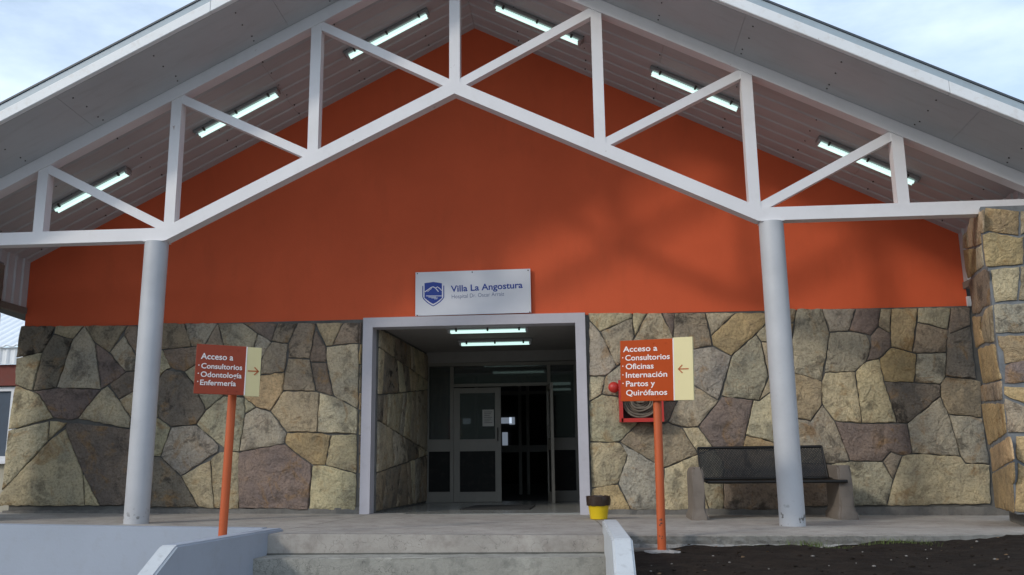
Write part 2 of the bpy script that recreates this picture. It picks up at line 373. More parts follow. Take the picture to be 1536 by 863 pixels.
def grass(cx, cy, n, sp, hh, name='grass'):
    bm = B()
    for _ in range(n):
        x = cx + random.gauss(0, sp); y = cy + random.gauss(0, .05); z = soilz(x, y) - .015
        a = random.uniform(0, math.tau); h = hh * random.uniform(.4, 1.1); l = random.uniform(.2, .9) * h; wdt = .0022
        dx, dy = math.cos(a), math.sin(a); px, py = -dy * wdt, dx * wdt; prev = None
        for k in range(4):
            t = k / 3; q = Vector((x + dx * l * t * t, y + dy * l * t * t, z + h * (t - .25 * t * t))); ww = 1 - t * .85
            r2 = [bm.verts.new(q + Vector((px * ww, py * ww, 0))), bm.verts.new(q - Vector((px * ww, py * ww, 0)))]
            if prev: bm.faces.new((prev[0], prev[1], r2[1], r2[0]))
            prev = r2
    return bm
gm = paint('grass_blades', (.10, .14, .03), .7, .35, 30, .3, 30)
for i, (px, n, sp, hh, lb) in enumerate(((1213, 200, .09, .085, 'tuft of green grass at the slab edge below the right column'), (1352, 260, .16, .065, 'patch of low grass against the slab edge right of the bench'), (1265, 60, .12, .035, 'thin sparse grass between two tufts at the slab edge'), (1130, 40, .1, .03, 'few small weeds in the soil right of the orange pole'))):
    p = on(px, 812, 1, -3.06)
    tag(obj('grass', grass(p.x, -3.06, n, sp, hh), gm), lb, 'grass', kind='stuff')

# wooded hills behind the viewer, unseen, added to cut low sky light
bm = B(); prev = None; NA = 260
for i in range(NA + 1):
    a = math.radians(170 + 200 * i / NA); d = 75
    h = 13 + 5 * mn.noise(Vector((i * .03, 0, 0))) + 2.2 * mn.noise(Vector((i * .35, 2, 0))) + 1.2 * mn.noise(Vector((i * 1.3, 5, 0)))
    c, s_ = math.cos(a), math.sin(a)
    row = [bm.verts.new((c * q, s_ * q, z + mn.noise(Vector((i * .5, q, z))) * .8)) for q, z in ((d, -1.3), (d + 3, h * .45), (d + 9, h * .8), (d + 16, h), (d + 60, h * .7), (d + 70, -1.3))]
    if prev:
        for k in range(5): bm.faces.new((prev[k], row[k], row[k + 1], prev[k + 1]))
    prev = row
tag(obj('sky_blocking_hills', bm, paint('sky_blocking_hillside', (.045, .06, .035), .95, .35, .12, .4, .4, 1, .8, dirtcol=(.02, .03, .015))), kind='structure')

# ================================================================== planter / cheek walls
pl = empty('planter_wall', (-3.5, -2.9, -1.06), 'long blue grey painted low wall left of the steps with a sloping cheek', 'wall')
bm = B()
def ztop(x): return .052 + .022 * max(0, -1.9 - x)
xs = [-1.62, -3, -4.5, -6, -9]
rows = []
for x in xs:
    z = ztop(x); rows.append([bm.verts.new((x, -2.755, z)), bm.verts.new((x, -2.90, z)), bm.verts.new((x, -2.90, -1.2)), bm.verts.new((x, -2.755, -1.2))])
for p, q in zip(rows, rows[1:]):
    for k in range(4): bm.faces.new((p[k], q[k], q[(k + 1) % 4], p[(k + 1) % 4]))
bm.faces.new(rows[0]); bm.faces.new(rows[-1])
bmesh.ops.bevel(bm, geom=[e for e in bm.edges if min(v.co.z for v in e.verts) > 0 and abs(e.verts[0].co.y - e.verts[1].co.y) < .01], offset=.012, segments=2, affect='EDGES')
obj('front_wall', bm, M['planter'], pl)
def cheek(bm, xa0, xa1, xb0, xb1, yb, yk, z0, z1):
    """top runs from yb to the knee yk, then falls with the steps"""
    rows = []
    for (y, z, l, r) in ((yb, z0, xa0, xa1), (yk, z1, xb0, xb1), (yk - 1.55, z1 - .80, xb0 - .01, xb1 - .01), (yk - 1.60, -1.2, xb0 - .01, xb1 - .01)):
        rows.append((bm.verts.new((l, y, z)), bm.verts.new((r, y, z)), bm.verts.new((r, y, -1.2)), bm.verts.new((l, y, -1.2))))
    for p, q in zip(rows[:3], rows[1:3]):
        for k in range(4): bm.faces.new((p[k], q[k], q[(k + 1) % 4], p[(k + 1) % 4]))
    bm.faces.new(rows[0]); bm.faces.new(rows[2][::-1])
    for v in rows[3]: bm.verts.remove(v)
    bmesh.ops.bevel(bm, geom=[e for e in bm.edges if max(v.co.z for v in e.verts) > -1.1 and min(v.co.z for v in e.verts) > -.95], offset=.014, segments=3, affect='EDGES')
    return bm
bm = cheek(B(), -1.62, -1.47, -1.72, -1.585, -2.76, -4.68, .045, .062)
ck = obj('cheek_wall', bm, M['planter'], pl); ck.data.materials.append(M['cheek'])
for f_ in ck.data.polygons:
    if f_.normal.z > .35 and f_.normal.y < -.2: f_.material_index = 1
bm = B(); box(bm, (-1.705, -4.60, .058), (-1.60, -3.4, .0635))
bm.free()
cw = empty('cheek_wall', (1.55, -3.8, -1.06), 'chipped white painted low cheek wall on the right of the steps', 'wall')
bm = cheek(B(), 1.467, 1.602, 1.494, 1.632, -2.80, -4.79, .10, .10); obj('wall_body', bm, M['cheek'], cw)

# ================================================================== HOSPITAL BUILDING
HB = empty('hospital_building', (0, 0, 0), 'gabled orange hospital front on a random stone base with white roof truss porch', 'building')
STONECOL = dict(y=(.62, .54, .37), g=(.51, .455, .335), p=(.27, .215, .18), d=(.26, .225, .18), o=(.56, .42, .24), t=(.55, .455, .32), b=(.39, .32, .24), k=(.48, .43, .35))
STAIN = dict(y=.5, g=.55, p=.45, d=1.0, o=.25, t=.5, b=.65, k=.65)
def stone(poly, base, fn, kind, parent, inset=.0065, thick=.028, rough=.0075):
    """poly: 2D outline (metres, in the wall's own plane); fn(u,v,w) -> world point, w = how far proud"""
    P = [Vector(p) for p in poly]
    ar = sum(P[i].x * P[(i + 1) % len(P)].y - P[(i + 1) % len(P)].x * P[i].y for i in range(len(P))) / 2
    if ar < 0: P = P[::-1]
    def off(Q, d):
        out = []; n = len(Q)
        for i in range(n):
            a = (Q[i] - Q[i - 1]); b = (Q[(i + 1) % n] - Q[i])
            if a.length < 1e-5 or b.length < 1e-5: out.append(Q[i].copy()); continue
            a.normalize(); b.normalize(); na = Vector((-a.y, a.x)); nb = Vector((-b.y, b.x)); m = (na + nb)
            if m.length < .2: out.append(Q[i] + na * d); continue
            m.normalize(); out.append(Q[i] + m * (d / max(.45, m.dot(nb))))
        return out
    P = off(P, inset)
    # subdivide the outline and jitter it
    Q = []; n = len(P)
    for i in range(n):
        a, b = P[i], P[(i + 1) % n]; ln = (b - a).length; k = max(1, int(ln / .055)); nr = Vector((-(b - a).y, (b - a).x)).normalized() if ln > 1e-6 else Vector((0, 0))
        for q in range(k):
            t = q / k; Q.append(a.lerp(b, t) + nr * (random.uniform(-rough, rough * .9) if q else random.uniform(0, rough)))
    c = sum(Q, Vector((0, 0))) / len(Q)
    R1 = off(Q, .008); R2 = [q.lerp(c, .30) for q in R1]
    th = thick * random.uniform(.85, 1.15); tx, ty = random.uniform(-.014, .014), random.uniform(-.014, .014)
    bm = B()
    def ring(RR, wf): return [bm.verts.new(fn(q.x, q.y, wf(q))) for q in RR]
    r0 = ring(P if False else Q, lambda q: 0.0)
    r1 = ring(Q, lambda q: th * .72 + tx * (q.x - c.x) + ty * (q.y - c.y))
    r2 = ring(R1, lambda q: th + tx * (q.x - c.x) + ty * (q.y - c.y) + random.uniform(-.002, .002))
    r3 = ring(R2, lambda q: th + .004 + tx * (q.x - c.x) + ty * (q.y - c.y) + random.uniform(-.003, .004))
    cv = bm.verts.new(fn(c.x, c.y, th + .005)); m = len(Q)
    for A, Bb in ((r0, r1), (r1, r2), (r2, r3)):
        for i in range(m): bm.faces.new((A[i], A[(i + 1) % m], Bb[(i + 1) % m], Bb[i]))
    for i in range(m): bm.faces.new((r3[i], r3[(i + 1) % m], cv))
    o = obj('stone', bm, M['stone'], parent, smooth=True)
    cc = STONECOL[kind]; f = random.uniform(.88, 1.12); o.color = (cc[0] * f * random.uniform(.96, 1.04), cc[1] * f, cc[2] * f * random.uniform(.93, 1.07), STAIN[kind] * random.uniform(.6, 1.2))
    return o
def parse(txt):
    out = []
    for ln in txt.strip().split('\n'):
        a = ln.split(); out.append((a[0], [tuple(float(q) for q in p.split(',')) for p in a[1:]]))
    return out
# survey of the stone outlines: view origin + scale, converted to photo pixels, then to the wall plane
VA = parse('''d 85,52 228,52 215,95 175,163 65,188 75,100
g 228,52 350,50 302,108 222,88
d 222,88 302,108 235,312 135,325 175,163 215,95
g 65,188 175,163 135,325 60,300
g 350,50 395,125 420,318 235,312 302,108
b 350,50 530,50 455,165 395,125
p 395,125 455,165 525,245 455,298 420,318
g 515,90 565,175 568,240 525,245 455,165
b 530,50 570,50 570,175 515,90
p 455,298 525,245 568,240 568,318 495,362
t 495,362 568,318 570,438 545,438
y 445,302 495,362 545,438 540,482 320,442 420,318
y 60,300 135,325 165,345 220,437 30,490 45,380
p 165,345 135,325 235,312 420,318 320,442 300,447 220,437
y 30,490 200,450 198,535 5,745
y 205,448 280,455 198,535
y 270,480 345,670 352,806 -22,806 0,750 198,535
p 280,455 540,482 570,470 562,806 415,806 345,670 270,480
y 345,670 415,806 352,806''')
VB = parse('''b -40,40 155,40 185,140 65,152 -40,165
k 155,40 295,40 240,135 185,140
p 65,152 185,140 240,135 215,205 155,245 100,230 75,200
b 295,40 320,140 240,135
g 295,40 400,40 462,85 440,165 320,140
p 400,40 545,40 520,118 462,85
k 462,85 520,118 478,190 440,165
b 545,40 630,40 590,125 520,118
b 520,118 590,125 575,245 475,258 478,190
b 630,40 705,40 680,190 590,187 590,125
p 705,65 748,140 750,205 685,205 680,190
t 705,40 820,38 775,135 748,140
b 820,38 885,38 885,125 775,135
p 685,205 750,205 780,345 705,325
b 590,187 680,190 705,325 568,325 575,245
t 775,135 885,125 882,400 780,345 750,205 748,140
d 75,235 155,245 200,300 245,405 205,465 100,475 45,435 40,280
g -42,165 65,152 100,230 75,235 40,280 45,435 -42,440
g 155,245 215,205 300,200 320,345 245,405 200,300
b 215,205 240,135 320,140 440,165 478,190 475,258 405,350 320,345
o 475,258 575,245 568,325 515,410 455,392 405,350
g 405,350 455,392 410,420
g 320,345 405,350 410,420 385,580 345,575 300,550 205,465 245,405
t 568,325 705,325 720,330 712,498 585,498 515,410
y 720,330 780,345 882,400 878,505 712,498
k 455,392 515,410 585,498 575,545 385,580 410,420
o 585,498 712,498 770,508 745,635 690,635 575,545
t 770,508 878,505 875,670 745,635
p 385,580 575,545 690,635 675,822 540,818 385,818 370,590
y 690,635 745,635 875,670 872,824 675,822
g -42,440 45,435 100,475 55,600 -42,600
k 100,475 205,465 300,550 295,580 140,680 55,600
d -42,600 55,600 140,680 215,812 -60,812
y 140,680 265,610 280,818 215,812
t 265,610 300,580 345,575 385,580 385,818 280,818''')
strips_b = [38, 128, 215, 330, 405, 510, 588, 672, 735, 824]
for a, b in zip(strips_b, strips_b[1:]): VB.append((random.choice('opt'), [(886, a), (899, a), (897, b), (883, b)]))
VC = parse('''y 30,50 205,50 205,70 80,125 35,80
k 35,80 80,125 145,262 100,298 35,298
g 205,70 215,145 160,250 145,262 80,125
y 205,50 265,50 215,145 205,70
t 265,50 320,50 365,145 430,195 160,250 215,145
p 320,50 372,50 365,145
b 372,50 492,50 520,180 430,195 365,145
y 492,50 610,50 515,140
o 610,50 774,50 728,95 690,135 595,220 520,180 515,140
k 430,195 520,180 595,220 545,395 440,330
g 690,135 712,165 740,300 705,395 680,392 555,378 595,220
g 728,95 774,50 790,165 712,165 690,135
t 712,165 790,165 800,300 740,300
y 35,298 100,298 85,370 35,400
k 100,298 145,262 160,250 240,235 300,390 160,380 85,370
g 35,400 85,370 160,380 230,480 155,559 38,558
t 240,235 430,195 440,330 380,400 300,390
p 300,390 380,400 345,480 330,485 230,480 160,380
g 440,330 545,395 465,498 400,500 345,480 380,400
b 230,480 330,485 345,480 400,500 465,605 330,660 155,559
y 400,500 465,498 525,585 465,605
p 545,395 555,378 680,392 650,530 640,585 525,585 465,498
y 680,392 705,395 760,350 805,400 810,570 650,530
t 740,300 800,300 805,400 760,350 705,395
o 650,530 810,570 812,592 640,585
y 38,558 155,559 190,600 150,722 45,740
k 155,559 330,660 330,825 200,825 150,722 190,600
o 45,740 150,722 200,825 38,825
y 330,660 465,605 475,720 510,825 330,825
g 465,605 525,585 565,640 565,825 510,825 475,720
b 525,585 640,585 812,592 818,700 565,700 565,640
b 565,700 818,700 828,825 565,825''')
VD = parse('''g 40,33 140,33 170,128 140,318 30,285 22,155
b -37,33 40,33 30,90 -35,90
t -35,90 30,90 22,155 30,285 -15,290
k 140,33 272,33 245,122 170,128
p 272,33 370,33 360,105 330,140 315,135 245,122
t 370,33 412,33 408,130 360,105
o 412,33 515,30 495,205 412,185 408,130
g 515,30 645,28 635,115 515,88
b 645,28 722,26 722,100 635,135 635,115
b 515,88 635,115 628,205 510,210 495,205
k 170,128 245,122 315,135 332,180 315,240 270,282 150,285
p 330,140 360,105 408,130 412,185 365,230 315,240 332,180
o 365,230 412,185 495,205 510,210 503,325 385,320
g 510,210 628,205 625,300 605,332 503,325
d 635,135 722,100 747,312 625,300 628,205 635,115
y 150,285 270,282 298,485 190,475 140,410 140,318
y 270,282 315,240 365,230 385,320 435,482 298,485
d 385,320 503,325 605,332 605,378 475,485 435,482
b 625,300 747,312 765,320 770,462 638,450 605,378 605,332
g 605,378 638,450 685,613 495,602 475,485
k 638,450 770,462 798,645 705,642 685,613
p 190,475 298,485 475,485 495,602 455,612 410,596 378,635 250,632
t 30,285 140,318 140,410 95,475 -10,455 -15,290
g -10,455 95,475 140,410 190,475 250,632 175,645 15,640
b 15,640 175,645 180,810 21,810
g 175,645 250,632 378,635 420,705 395,809 180,810
b 378,635 410,596 455,612 420,705
t 455,612 495,602 685,613 705,642 798,645 803,802 395,809 420,705''')
SW = []
for i in range(2):
    SW.append(None)
def wall_side(name, views, xlim):
    par = obj(name, box(B(), *xlim), M['mortar'], HB)
    tag(par, None)
    for (vw, ox, oy, sc) in views:
        for kind, pts in vw:
            q = []
            for (a, b) in pts:
                p = on(ox + a / sc, oy + b / sc, 1, -.03); q.append((p.x, p.z))
            stone(q, None, lambda u, v, w_: Vector((u, -w_, v)), kind, par)
    return par
wl = wall_side('stone_wall', [(VA, 0, 470, 2.785), (VB, 220, 470, 2.785)], ((-5.98, 0, .03), (-1.40, .3, 2.43)))
wr = wall_side('stone_wall', [(VC, 870, 450, 2.615), (VD, 1180, 450, 2.615)], ((1.36, 0, .0), (6.10, .3, 2.41)))
for x0, x1 in ((-6.05, -1.43), (1.37, 6.0)):
    bm = B(); box(bm, (x0, -.012, -.25), (x1 + (.25 if x0 > 0 else 0), .28, .04 if x0 > 0 else .085), 0)
    bmesh.ops.subdivide_edges(bm, edges=[e for e in bm.edges if e.calc_length() > 2], cuts=60)
    for v in bm.verts:
        if v.co.y < 0: v.co.y -= random.uniform(.0, .02); v.co.z += random.uniform(-.006, .01) if v.co.z > 0 else 0
    obj('plinth', bm, M['plinth'], HB)
# orange gable wall
bm = B(); zb = 2.43
prism(bm, [(-6.0, .004, zb), (6.02, .004, zb - .02), (6.02, .004, soff(6.02, 0) + .05), (0, .004, ZP + .05), (-6.0, .004, soff(6, 0) + .05)], (0, .28, 0))
obj('gable_wall', bm, M['orange'], HB)
for s in (-1, 1):
    bm = B(); box(bm, (s * 6.0, .3, -1.1), (s * 5.75, 16, 3.3)); obj('side_wall', bm, M['annexwall'], HB)
bm = B(); box(bm, (-5.75, 15.8, -1.1), (5.75, 16.0, 3.3)); obj('rear_wall', bm, M['annexwall'], HB)
# portal frame
bm = strip(B(), [(-1.372, -.03), (-1.372, 2.376), (1.315, 2.372), (1.315, -.03)], .124, -.075, .16, .008); obj('portal_frame', bm, M['frame'], HB)
# vestibule
bm = B(); prism(bm, [(-1.29, .15, -.02), (-1.40, .15, -.02), (-1.40, 3.2, -.02), (-1.16, 3.2, -.02)], (0, 0, 2.5)); vw = obj('vestibule_wall', bm, M['mortar'], HB)
def grid_stones(parent, fn, us, vs_, kinds, jit=.09, inset=.012, thick=.03):
    nu, nv = len(us), len(vs_)
    V = {}
    for i in range(nu):
        for j in range(nv):
            V[i, j] = (us[i] + (random.uniform(-jit, jit) if 0 < i < nu - 1 else 0), vs_[j] + (random.uniform(-jit, jit) if 0 < j < nv - 1 else 0))
    i = 0
    for j in range(nv - 1):
        i = 0
        while i < nu - 1:
            k = 1
            p = [V[i, j], V[i + k, j], V[i + k, j + 1], V[i, j + 1]]
            stone(p, None, fn, random.choice(kinds), parent, inset, thick); i += k
def vfn(u, v, w_): return Vector((-1.29 + .043 * (u - .15) + w_, u, v))
rows_ = [(.03, 0.), (.62, .08), (.98, -.12), (1.62, .1), (2.0, -.06), (2.33, 0.)]
for ri in range(len(rows_) - 1):
    za, ta = rows_[ri]; zb_, tb_ = rows_[ri + 1]; u = .17; sl0 = 0.
    while u < 3.0:
        du = random.choice([.22, .35, .5, .75]); u2 = min(3.05, u + du); u2 = 3.05 if u2 > 2.85 else u2; sl1 = 0 if u2 == 3.05 else random.uniform(-.12, .12)
        f0 = lambda q: za + ta * (q - 1.6); f1 = lambda q: zb_ + tb_ * (q - 1.6)
        stone([(u - sl0, f0(u - sl0)), (u2 - sl1, f0(u2 - sl1)), (u2 + sl1, f1(u2 + sl1)), (u + sl0, f1(u + sl0))], None, vfn, random.choice('tybbgdkt'), vw, .008, .022)
        u, sl0 = u2, sl1
bm = B(); prism(bm, [(1.26, .15, -.02), (1.50, .15, -.02), (1.50, 3.2, -.02), (1.235, 3.2, -.02)], (0, 0, 2.5)); obj('vestibule_wall', bm, M['ceiling'], HB)
bm = B(); box(bm, (-1.45, .16, 2.36), (1.45, 3.25, 2.44)); obj('vestibule_ceiling', bm, M['ceiling'], HB)
bm = B(); box(bm, (-1.31, -.06, -.2), (1.26, 3.4, .009)); obj('vestibule_floor', bm, M['tile'], HB)
bm = B(); box(bm, (-1.2, 3.03, 2.19), (1.25, 3.2, 2.37)); obj('lintel', bm, M['ceiling'], HB)
# interior room behind the doors
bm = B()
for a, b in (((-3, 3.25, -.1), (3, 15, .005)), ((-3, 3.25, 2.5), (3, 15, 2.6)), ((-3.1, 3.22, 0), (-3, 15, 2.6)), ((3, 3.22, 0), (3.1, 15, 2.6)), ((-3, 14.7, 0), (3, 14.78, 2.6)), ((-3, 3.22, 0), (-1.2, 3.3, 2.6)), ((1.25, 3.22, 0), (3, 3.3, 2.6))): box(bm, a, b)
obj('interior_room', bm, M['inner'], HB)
# glazed partition and doors, plane y = 3.08
YD = 3.08
gp = obj('glazed_partition', strip(B(), [(-1.155, 0.01), (-1.155, 2.165), (1.215, 2.15), (1.215, 0.01)], .055, YD - .03, YD + .04, .004), M['alu'], HB)
def bar(x0, z0, x1, z1, par, name='frame_bar', y=YD, d=.024, m='alu'):
    return obj(name, box(B(), (x0, y - d, z0), (x1, y + d, z1), .003), M[m], par)
bar(-.79, .01, -.735, 2.13, gp); bar(.765, .01, .82, 2.12, gp); bar(-.735, 1.80, .765, 1.85, gp)
for x0, x1 in ((-1.128, -.79), (.82, 1.188)):
    bar(x0, .79, x1, .98, gp, y=YD + .003); bar(x0, .01, x1, .17, gp, y=YD + .003)
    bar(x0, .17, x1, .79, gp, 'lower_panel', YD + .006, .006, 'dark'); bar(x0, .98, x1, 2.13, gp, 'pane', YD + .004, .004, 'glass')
bar(-.735, 1.85, .765, 2.13, gp, 'pane', YD + .004, .004, 'glass')
def leaf(name, parent, w_, h=1.785):
    bm = B()
    box(bm, (0, -.022, .012), (.10, .022, h), .003); box(bm, (w_ - .095, -.022, .012), (w_, .022, h), .003)
    for a, b in ((.014, .165), (.79, .975), (1.70, h - .002)): box(bm, (.1, -.020, a), (w_ - .095, .020, b))
    d = obj(name, bm, M['alu'], parent, local=True)
    obj('pane', box(B(), (.1, -.004, .975), (w_ - .095, .004, 1.70)), M['glass'], d, local=True)
    obj('lower_panel', box(B(), (.1, -.006, .165), (w_ - .095, .006, .79)), M['dark'], d, local=True)
    hb = B(); tube(hb, [(w_ - .05, -.025, .95), (w_ - .05, -.06, .95), (w_ - .05, -.06, 1.15), (w_ - .05, -.025, 1.15)], .009, 8)
    obj('door_handle', hb, M['steel'], d, local=True)
    return d
d1 = leaf('door', HB, .755); d1.location = (-.733, YD, 0)
d2 = leaf('door', HB, .755); d2.location = (.765, YD - .01, 0); d2.rotation_euler.z = math.radians(-83); tag(d2, 'open door leaf swung out towards the porch')
# mirrored: hinge on the right, swings outward
# inner lobby partition glimpsed beyond
YI = 6.2
gi = obj('inner_partition', strip(B(), [(-2.9, 0.01), (-2.9, 2.3), (2.9, 2.3), (2.9, 0.01)], .07, YI - .03, YI + .04), M['alu'], HB)
for x in (-1.6, -.75, .10, .25, 1.12, 1.9): bar(x - .03, .01, x + .03, 2.27, gi, y=YI)
bar(-2.87, 1.9, 2.87, 1.96, gi, y=YI + .004); bar(-2.87, .80, 2.87, .93, gi, y=YI + .004)
for (px, py, ww, hh) in ((757.5, 631, .30, .13), (768, 631.5, .12, .16), (757.5, 660, .12, .33), (700, 632, .17, .12)):
    p = on(px, py, 1, 14.66); ww *= 1.3; hh *= 1.3; obj('far_window', box(B(), (p.x - ww / 2, 14.655, p.z - hh / 2), (p.x + ww / 2, 14.69, p.z + hh / 2)), M['daywin'], HB)

for y, x0 in ((10.6, .2), (12.4, .45)):
    obj('hall_light', box(B(), (x0, y - .06, 2.44), (x0 + 1.5, y + .06, 2.499)), M['hall_tube'], HB)
# ---------------------------------------------------------------- columns
for i, x in enumerate((-3.353, 3.344)):
    bm = B(); xt = -3.33 if i == 0 else 3.341
    tube(bm, [(x, -1.836, -.15), (x + (xt - x) * .5, -1.836, 1.5), (xt, -1.836, 3.045)], .1255, 56)
    c = obj('column', bm, M['column'], HB, smooth=True)
    obj('cap_plate', box(B(), (xt - .12, -1.836 - .09, 3.043), (xt + .12, -1.836 + .09, 3.053)), M['white_steel'], c)
# ---------------------------------------------------------------- truss
YT = -1.836; KX = 3.215; ZK = 3.125
tr = empty('roof_truss', (0, 0, 0)); tr.parent = HB
xe = 6.15
bm = strip(B(), [(-xe, ZK + .005), (-KX, ZK), (0, 4.70), (KX, ZK), (xe, ZK - .005)], .142, YT - .07, YT + .07, .005); obj('bottom_chord', bm, M['white_steel'], tr)
def tz(x): return 6.3343 + .085 - SL * abs(x)
bm = strip(B(), [(-xe, tz(xe)), (0, tz(0)), (xe, tz(xe))], .145, YT - .075, YT + .075, .005); obj('top_chord', bm, M['white_steel'], tr)
PX = {0: 0, 1: 1.585, 2: 3.178, 3: 4.690}
def bz(x): x = abs(x); return ZK if x >= KX else 4.70 - (4.70 - ZK) * x / KX
for k in range(-3, 4):
    x = PX[abs(k)] * (1 if k >= 0 else -1)
    obj('truss_post', strip(B(), [(x, bz(x) + (.03)), (x, tz(x) - .03)], .118, YT - .060, YT + .060, .004), M['white_steel'], tr)
for s in (-1, 1):
    for a, b in ((1, 0), (2, 1), (3, 2)):
        xa, xb = s * PX[a], s * PX[b]
        p = Vector((xa - s * .03, tz(xa) - .07)); q = Vector((xb + s * .05, bz(xb) + .06)) if b else Vector((s * .03, bz(0) + .03))
        obj('diagonal', strip(B(), [tuple(p), tuple(q)], .098, YT - .052, YT + .052, .004), M['white_steel'], tr)
# ---------------------------------------------------------------- roof: sheet, fascia, flashing, soffit
YF = -2.737; XR = 7.0
rf = empty('roof', (0, 0, 0)); rf.parent = HB
def band(x0, x1, y0, y1, o0, o1, m, name, par=rf, bev=0):
    """slab that follows the roof slope between x0 and x1, offsets o0..o1 above the soffit plane"""
    bm = B(); P = [(x, y, soff(x, y) + o) for (y, o) in ((y0, o0), (y1, o0), (y1, o1), (y0, o1)) for x in (x0, x1)]
    v = [bm.verts.new(p) for p in P]
    for q in ((0, 1, 3, 2), (2, 3, 5, 4), (4, 5, 7, 6), (6, 7, 1, 0), (0, 2, 4, 6), (1, 3, 5, 7)): bm.faces.new([v[i] for i in q])
    if bev: bmesh.ops.bevel(bm, geom=list(bm.edges), offset=bev, segments=2, affect='EDGES')
    return obj(name, bm, m, par)
for s in (-1, 1):
    a, b = (0.0, s * XR)
    band(a, b, YF - .03, 16.5, .20, .222, M['roof'], 'roof_sheet')
    band(a, b, YF - .020, YF + .03, .125, .196, M['flashing'], 'flashing')
    # fascia in two lengths a side
    for q0, q1 in ((0, 2.45), (2.453, 4.9), (4.903, XR)):
        band(s * q0, s * q1, YF - .028, YF + .03, 0, .122, M['fascia'], 'fascia_board', bev=.004)
    band(a, b, YF + .03, 16.4, .06, .196, M['roof'], 'roof_core')
    # outer soffit: flat panels with joints
    cuts = [0.0, 1.15, 3.05, 5.2, XR] if s > 0 else [0.0, 1.9, 4.1, XR]
    for q0, q1 in zip(cuts, cuts[1:]):
        band(s * (q0 + .0013), s * (q1 - .0013), YF + .034, YT - .082, .0, .012, M['soffit'], 'soffit_panel')
    # inner soffit: ribbed sheets
    prof = []; y = YT + .078; per = .235
    while y < .0:
        for dy, h in ((0, 0), (per - .09, 0), (per - .07, .014), (per - .02, .014)):
            if y + dy < .015: prof.append((y + dy, h))
        y += per
    prof.append((.018, 0))
    cuts = [0.0, 2.35, 4.7, XR]
    for q0, q1 in zip(cuts, cuts[1:]):
        bm = B(); rr = []
        for x in (s * (q0 + .0015), s * (q1 - .0015)):
            rr.append([bm.verts.new((x, yy, soff(x, yy) + h)) for yy, h in prof] + [bm.verts.new((x, prof[-1][0], soff(x, 0) + .05)), bm.verts.new((x, prof[0][0], soff(x, prof[0][0]) + .05))])
        n = len(rr[0])
        for i in range(n): bm.faces.new((rr[0][i], rr[0][(i + 1) % n], rr[1][(i + 1) % n], rr[1][i]))
        bm.faces.new(rr[0]); bm.faces.new(rr[1])
        obj('soffit_sheet', bm, M['soffit'], rf)
bm = B(); nrm = 0
for s in (-1, 1):
    for r in range(8):
        x = s * (.55 + r * .86)
        for y in (-2.56, -2.33, -2.08, -1.99, -1.55, -1.28, -.98, -.70, -.40, -.16):
            xx = x + random.uniform(-.015, .015) + (s * .06 if y > -1.9 else 0); c = Vector((xx, y, soff(xx, y) - .002))
            n_ = Vector((SL * s, RS, 1)).normalized()
            tube(bm, [c + n_ * .01, c - n_ * .004], .0085, 8)
tag(obj('screws', bm, M['steel'], rf), kind='stuff')
# vertical closing panels at the eave ends
for s in (-1, 1):
    bm = B(); ys = []
    y = .0; P = []
    while y > -1.75:
        P += [(y, 0), (y - .10, 0), (y - .115, .018), (y - .145, .018)]; y -= .16
    rr = []
    for (yy, h) in P: rr.append([bm.verts.new((s * (6.0 - h), yy, 2.70 - .02 * yy)), bm.verts.new((s * (6.0 - h), yy, soff(6.0, yy) + .02)), bm.verts.new((s * 6.04, yy, soff(6.0, yy) + .02)), bm.verts.new((s * 6.04, yy, 2.70 - .02 * yy))])
    for p, q in zip(rr, rr[1:]):
        for k in range(4): bm.faces.new((p[k], q[k], q[(k + 1) % 4], p[(k + 1) % 4]))
    bm.faces.new(rr[0]); bm.faces.new(rr[-1]); obj('eave_panel', bm, M['soffit'], HB)
    obj('eave_beam', box(B(), (s * 5.985, -1.7, 2.62), (s * 6.07, .01, 2.70)), M['bench_con'], HB)
# ---------------------------------------------------------------- stone pillars
def pillar(s, front, back, xo, name, surveyed):
    """front, back: inner corner (x,y) at the front and at the back; xo outer x"""
    fx, fy = front; bx_, by = back
    z0, z1 = .07, 3.10
    bm = B(); prism(bm, [(fx + s * .002, fy + .035, z0 - .0), (xo, fy + .035, z0), (xo, by, z0), (bx_ + s * .002, by, z0)], (0, 0, z1 - z0))
    p = obj('stone_pillar', bm, M['mortar_light'], HB)
    if not surveyed: bmn = B()
    obj('pillar_foot', prism(B(), [(fx + s * .10, fy + .10, -.3), (xo - s * .05, fy + .10, -.3), (xo - s * .05, by - .08, -.3), (bx_ + s * .08, by - .08, -.3)], (0, 0, z0 + .33)), M['plinth'], p)
    return p
pr_ = pillar(1, (5.40, -2.03), (5.70, -.9), 6.6, 'stone_pillar', True)
